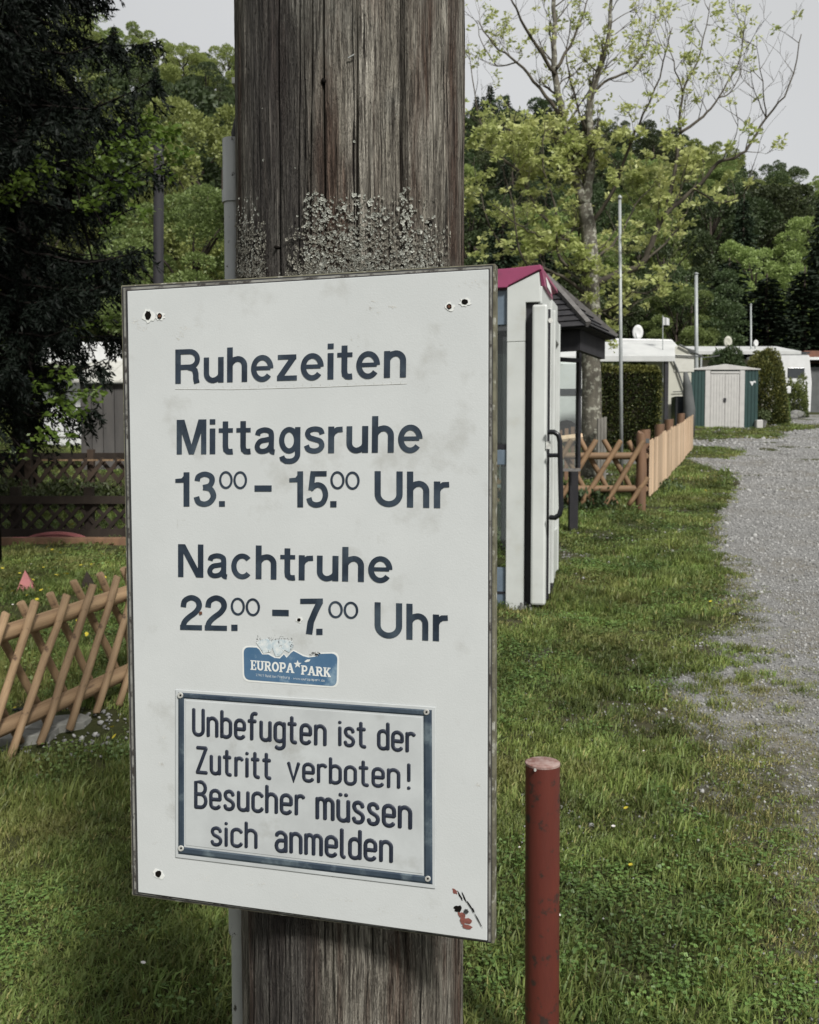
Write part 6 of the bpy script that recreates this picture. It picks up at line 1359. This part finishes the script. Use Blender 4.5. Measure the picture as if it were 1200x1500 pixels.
# ---------------------------------------------------------------- young-leaved ash tree in front of the hedge
YT = 14.6
ash = empty('ash_tree', GX(868, YT), 'tree with bare upswept branches and young yellow green leaves behind the crossed pole fence', 'tree')
rA = random.Random(8); rgA = np.random.default_rng(8)
def taper(pts, r0, r1): n = len(pts); return [r0+(r1-r0)*i/(n-1) for i in range(n)]
limbs = [ # px points, dY, r0, r1
 ([(868, 700), (867, 600), (866, 500), (866, 420), (862, 340), (857, 300)], 0, .165, .105),
 ([(857, 300), (846, 268), (836, 234), (824, 170), (814, 110), (811, 50), (812, -20)], .1, .085, .028),
 ([(857, 300), (864, 260), (866, 220), (864, 150), (880, 95), (892, 52), (896, -10)], -.1, .08, .022),
 ([(824, 170), (790, 130), (758, 91), (723, 65), (700, 30)], .3, .030, .007), ([(814, 110), (770, 42), (748, -5)], -.3, .030, .010), ([(816, 100), (842, 52), (862, -5)], .4, .028, .008),
 ([(758, 91), (728, 95), (706, 60), (698, 30)], .4, .012, .004), ([(866, 215), (845, 150), (832, 90), (838, 20)], .2, .022, .006),
 ([(864, 150), (884, 120), (923, 104), (949, 62), (960, 20)], .5, .026, .006), ([(866, 330), (900, 275), (920, 220), (936, 182), (966, 113), (985, 40)], -.5, .032, .006),
 ([(866, 420), (905, 400), (940, 386), (958, 345), (976, 312), (1018, 277), (1053, 240), (1092, 221), (1122, 173), (1157, 126), (1174, 50)], -.3, .055, .006),
 ([(1122, 173), (1116, 120), (1109, 56)], -.3, .012, .003), ([(1122, 173), (1108, 140), (1098, 100)], -.4, .010, .003), ([(1092, 221), (1098, 190), (1085, 175)], -.1, .01, .003), ([(1053, 240), (1075, 205), (1083, 172)], -.2, .012, .003),
 ([(976, 312), (990, 240), (996, 195), (1001, 134), (1027, 74), (1040, 5)], .2, .034, .005), ([(996, 195), (1030, 170), (1053, 143), (1083, 87), (1093, 20)], .3, .024, .004), ([(1053, 143), (1075, 128), (1096, 60)], .1, .012, .003),
 ([(1001, 134), (985, 90), (978, 40)], .1, .014, .003), ([(862, 380), (830, 350), (790, 310), (760, 250), (745, 180)], .3, .035, .006), ([(760, 250), (723, 217), (700, 160), (686, 70)], .4, .022, .005),
 ([(864, 440), (830, 410), (800, 395), (765, 380), (750, 300), (735, 240)], -.4, .032, .006), ([(864, 400), (820, 380), (812, 300), (795, 240), (798, 180)], -.2, .03, .005), ([(866, 460), (900, 450), (925, 430), (950, 432)], -.6, .022, .005),
 ([(1018, 277), (1050, 296), (1085, 290), (1098, 262)], -.4, .016, .004), ([(940, 386), (985, 345), (1010, 300), (1022, 255)], .5, .02, .004), ([(868, 380), (905, 350), (932, 300), (960, 270)], .6, .026, .005), ([(857, 300), (850, 350), (880, 365), (905, 330)], .3, .02, .005),
 ([(800, 395), (765, 372), (728, 350), (705, 290), (695, 230)], .6, .024, .005), ([(830, 350), (790, 345), (760, 330), (722, 300)], -.6, .016, .004), ([(866, 470), (880, 455), (905, 470), (935, 440)], .3, .014, .004)]
tw = MB(); tips = []
def jit(p, s): return p+Vector((rA.gauss(0, s), rA.gauss(0, s), rA.gauss(0, s)))
def grow(p, d, L, r, depth):
    pts = [p]; n = 5; q = p; dd_ = d.normalized()
    for i in range(n):
        dd_ = (dd_+Vector((rA.gauss(0, .14), rA.gauss(0, .14), rA.gauss(.05, .10)))).normalized(); q = q+dd_*L/n; pts.append(q)
    tw.tube(pts, [max(.0022, r*(1-.75*i/n)) for i in range(n+1)], 4 if r < .012 else 6, cap=False)
    if depth > 0:
        for k in range(rA.randint(2, 4)):
            i = rA.randint(1, n); side = Vector((rA.gauss(0, 1), rA.gauss(0, .8), rA.gauss(.35, .6))).normalized(); grow(pts[i], (dd_*.9+side*.75), L*rA.uniform(.45, .75), r*.55, depth-1)
    tips.append((pts[-1], dd_)); 
    if rA.random() < .35: tips.append((pts[3], dd_))
for li, (pp, dy, r0, r1) in enumerate(limbs):
    k = MB(); n = len(pp); W3 = [P(x, y, YT+dy*(i/(n-1) if li > 0 else 0)*2.0) for i, (x, y) in enumerate(pp)]
    if li == 0: W3[0] = GX(868, YT)-Vector((0, 0, .15))
    # smooth
    S3 = []
    q = [W3[0]]+W3+[W3[-1]]
    for i in range(1, n):
        for j in range(4):
            t = j/4; a, b, c_, d_ = q[i-1], q[i], q[i+1], q[i+2]; S3.append(.5*((2*b)+(c_-a)*t+(2*a-5*b+4*c_-d_)*t*t+(3*b-a-3*c_+d_)*t**3))
    S3.append(W3[-1]); S3 = [S3[0]]+[jit(p, .010 if li else .004) for p in S3[1:-1]]+[S3[-1]]
    k.tube(S3, taper(S3, r0, r1), 14 if li < 3 else 8); k.obj('trunk' if li == 0 else 'limb', M['bark'] if li < 3 else M['twig'], ash, True)
    if li == 0: continue
    bare = li in (10, 11, 12, 13, 14)
    for i in range(2, len(S3)-1):
        if rA.random() < (.55 if not bare else .3) or i == len(S3)-2:
            d_ = (S3[i+1]-S3[i-1]).normalized(); sd_ = Vector((rA.gauss(0, 1), rA.gauss(0, .8), rA.gauss(.2, .5))).normalized()
            grow(S3[i], d_*.55+sd_*.8+Vector((0, 0, .25)), rA.uniform(.28, .75), max(.006, (r0+(r1-r0)*i/len(S3))*.35), 2 if r0 > .02 else 1)
o = tw.obj('twigs', M['twig'], ash); tag(o, kind='stuff')
Q = []; D = []; Ls = []
for p, d_ in tips:
    v = (p-C0); px = 600+v.x/v.y*F; py = 678-(v.z/v.y)*F*1.0
    pr = .17 if py > 225 else (.34 if px < 760 else .24)
    if px > 1040 and py < 260: pr = .22
    if px > 1095: pr = .03
    if rA.random() > pr: continue
    m_ = rA.randint(14, 30) if py > 200 else rA.randint(8, 16); cc = np.array(p); sp = .085 if py > 200 else .055
    for u in range(rA.randint(1, 3) if py > 200 else 1):
        ctr = cc+rgA.normal(size=3)*sp*1.2
        dirs = unit(rgA.normal(size=(m_, 3))*[1, 1, .45]+[0, 0, .1]); Q.append(ctr+dirs*.012+rgA.normal(size=(m_, 3))*.018); D.append(dirs); Ls.append(rgA.uniform(.05, .115, m_)*(1 if py > 200 else .8))
# extra leaf sprays low in the crown where the photo is densest
for px0, px1, py0, py1, n in ((700, 860, 230, 400, 34), (860, 1000, 300, 460, 20), (690, 780, 280, 380, 16), (1000, 1060, 265, 300, 10), (895, 935, 430, 445, 10), (760, 850, 180, 240, 20), (850, 900, 470, 510, 22)):
    for _ in range(n):
        p = P(rA.uniform(px0, px1), rA.uniform(py0, py1), YT+rA.uniform(-.9, .9)); m_ = rA.randint(8, 18); dirs = unit(rgA.normal(size=(m_, 3))*[1, 1, .4]+[0, 0, .1]); Q.append(np.array(p)+dirs*.012+rgA.normal(size=(m_, 3))*.02); D.append(dirs); Ls.append(rgA.uniform(.05, .12, m_))
Q = np.concatenate(Q); D = np.concatenate(D); Ls = np.concatenate(Ls); V, T = leaves(Q, D, Ls, Ls*.26, rgA, .15)
link('foliage', mesh_np('foliage', V-np.array(ash.location), T, M['leaf_ash']), ash, world=False)
# ---------------------------------------------------------------- big dark conifer, left edge
def conifer(px, Y, H, Rb, seed, lab, zlow, nb=150, dens=1.0, tipm=.10):
    g_ = GX(px, Y); root = empty('conifer', g_, lab, 'tree', None); rr = random.Random(seed); r_ = np.random.default_rng(seed)
    k = MB(); k.tube([(0, 0, -.2), (.02, 0, H*.3), (0, .03, H)], [.17, .13, .03], 12); link('trunk', k.mesh('trunk', M['bark_black'], True), root, world=False)
    bm = MB(); Qs = []; Ds = []; Ls = []
    for i in range(nb):
        z = zlow+(H-zlow)*(i/nb)**1.05; L = Rb*(1-.80*(z/H)**1.25)*rr.uniform(.72, 1.12)*min(1, .38+.19*max(0, z-1.2)); a = i*2.39996+rr.uniform(-.35, .35); ca, sa = math.cos(a), math.sin(a)
        pts = []; n = 9
        for j in range(n+1):
            t = j/n; pts.append(Vector((ca*L*t, sa*L*t, z-.42*L*t**1.1+.34*L*t**3+rr.uniform(-.02, .02))))
        bm.tube(pts, [.022*(1-t/n*.85) for t in range(n+1)], 5, cap=False)
        ns_ = int(L*34*dens)
        for s in range(ns_):
            t = rr.uniform(.12, 1)**.8; j = min(int(t*n), n-1); p = pts[j].lerp(pts[j+1], t*n-j); sd_ = rr.choice((-1, 1)); fw = rr.uniform(.3, .9); ll = (.16+.40*(1-t))*rr.uniform(.5, 1.15)
            d0 = Vector((ca*fw-sa*sd_, sa*fw+ca*sd_, -.35-rr.random()*.9)).normalized(); m_ = int(ll*125)+6; u = np.linspace(0, 1, m_)[:, None]
            base = np.array(p)+np.array(d0)*ll*u+np.array([0, 0, -1.])*(.30*ll*u**2)
            Qs.append(base+r_.normal(size=(m_, 3))*.006); Ds.append(np.array(d0)*.9+r_.normal(size=(m_, 3))*.6+[0, 0, -.2]); Ls.append(np.full(m_, .062)*r_.uniform(.7, 1.2, m_))
    link('branches', bm.mesh('branches', M['bark_black']), root, world=False)
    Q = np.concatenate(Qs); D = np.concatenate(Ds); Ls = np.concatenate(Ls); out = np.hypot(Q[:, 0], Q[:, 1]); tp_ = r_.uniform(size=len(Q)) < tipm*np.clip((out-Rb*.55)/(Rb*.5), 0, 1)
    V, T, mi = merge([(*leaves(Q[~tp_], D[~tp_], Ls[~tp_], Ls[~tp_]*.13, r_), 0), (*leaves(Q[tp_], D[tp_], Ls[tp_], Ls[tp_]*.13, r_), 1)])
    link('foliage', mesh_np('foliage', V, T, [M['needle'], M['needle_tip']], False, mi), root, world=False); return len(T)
print('conifer tris', conifer(-35, 7.6, 9.5, 2.5, 5, 'huge near black conifer with drooping branches filling the upper left', 1.35, 150, 1), conifer(-150, 10.2, 11, 3.2, 6, 'dark conifer farther left behind the huge drooping one', .9, 120, .5), conifer(35, 13.4, 12, 2.2, 7, 'dark conifer in the second row behind the huge drooping one', 2.3, 95, .5))
# beech sprays lit against the conifer
def spray_tree(name, g_, sprays, lab, seed, mt, trunkpts, dens=1.0):
    root = empty(name, g_, lab, 'tree'); rr = random.Random(seed); r_ = np.random.default_rng(seed); b = MB(); Q = []; D = []; Ls = []
    k = MB(); k.tube(trunkpts, taper(trunkpts, .06, .02), 10); k.obj('trunk', M['bark_black'], root, True)
    for (x0, y0, Ya), (x1, y1, Yb_), w_ in sprays:
        a = P(x0, y0, Ya); c_ = P(x1, y1, Yb_); L = (c_-a).length; tr0 = min(trunkpts, key=lambda q: (q-a).length)
        b.tube([tr0, tr0.lerp(a, .6)+Vector((0, 0, .1)), a, a.lerp(c_, .5)+Vector((0, 0, .05*L)), c_], [.016, .012, .008, .005, .002], 5)
        for _ in range(int(L*95*dens*w_*3)):
            t = rr.random(); p = a.lerp(c_, t)+Vector((0, 0, .05*L*math.sin(3.14*t))); sp = w_*(.35+.65*math.sin(3.14*min(t*.9+.1, 1)))
            p = p+Vector((rr.gauss(0, sp*.5), rr.gauss(0, sp*.5), rr.gauss(-.02, sp*.30))); m_ = rr.randint(5, 9); dirs = unit(np.array((c_-a)/L)*.6+r_.normal(size=(m_, 3))*[.7, .7, .35]+[0, 0, -.25])
            Q.append(np.array(p)+dirs*.01+r_.normal(size=(m_, 3))*.025); D.append(dirs); Ls.append(r_.uniform(.035, .07, m_))
    o = b.obj('branches', M['bark_black'], root); Q = np.concatenate(Q)-np.array(root.location); D = np.concatenate(D); Ls = np.concatenate(Ls); V, T = leaves(Q, D, Ls, Ls*.30, r_, .15); link('foliage', mesh_np('foliage', V, T, mt), root, world=False)
Yq = 7.4
g_ = GX(-70, Yq+.9)
tp1 = [g_, P(-50, 600, Yq+.8), P(10, 420, Yq+.7), P(100, 280, Yq+.5)]
spray_tree('beech_tree', g_, [((100, 262, Yq+.2), (262, 190, Yq-.5), .16), ((130, 245, Yq+.3), (225, 168, Yq), .10), ((150, 270, Yq), (275, 218, Yq-.3), .13), ((120, 300, Yq), (210, 262, Yq-.2), .12), ((20, 300, Yq-.4), (75, 232, Yq-.8), .10), ((-5, 292, Yq-.4), (40, 258, Yq-.8), .08),
    ((150, 330, Yq), (215, 300, Yq-.2), .07), ((60, 590, Yq+.1), (140, 572, Yq-.4), .09), ((70, 610, Yq+.1), (125, 596, Yq-.3), .07), ((50, 560, Yq), (110, 545, Yq-.3), .08), ((40, 640, Yq), (100, 632, Yq-.3), .07), ((30, 655, Yq), (70, 650, Yq-.2), .05), ((140, 400, Yq+.4), (205, 420, Yq+.3), .08), ((100, 480, Yq+.2), (165, 470, Yq), .06)],
    'slender beech with bright green leaf sprays growing out of the dark conifer', 21, M['leaf_beech'], tp1, .9)
# low weeds and shrubs by the dark fences
def ground_plants(name, px0, px1, Y, h, n, L, mt, lab):
    a = GX(px0, Y); b = GX(px1, Y); Q = np.stack([rg.uniform(a.x, b.x, n), Y+rg.normal(size=n)*.18, np.zeros(n)], 1); Q[:, 2] = gz(Q[:, 0], Q[:, 1])+h*rg.uniform(0, 1, n)**1.3*(.5+fbm(Q[:, 0]*3, Q[:, 1], 3)*.9)
    V, T = leaves(Q, rg.normal(size=(n, 3))*.6+[0, 0, .8], L*rg.uniform(.6, 1.4, n), L*.28, rg); tag(link(name, mesh_np(name, V, T, mt)), lab, 'shrubs', kind='stuff')
ground_plants('undergrowth', -60, 215, 10.9, .28, 3500, .06, M['hedge'], 'dark undergrowth between the two lattice fences')
ground_plants('weeds', 700, 900, 10.75, .30, 2500, .06, M['leaf_dull'], 'weeds growing along the crossed pole fence')
ground_plants('weeds', 940, 1000, 12.5, .12, 500, .05, M['leaf_dull'], 'weeds at the foot of the pale plank fence')
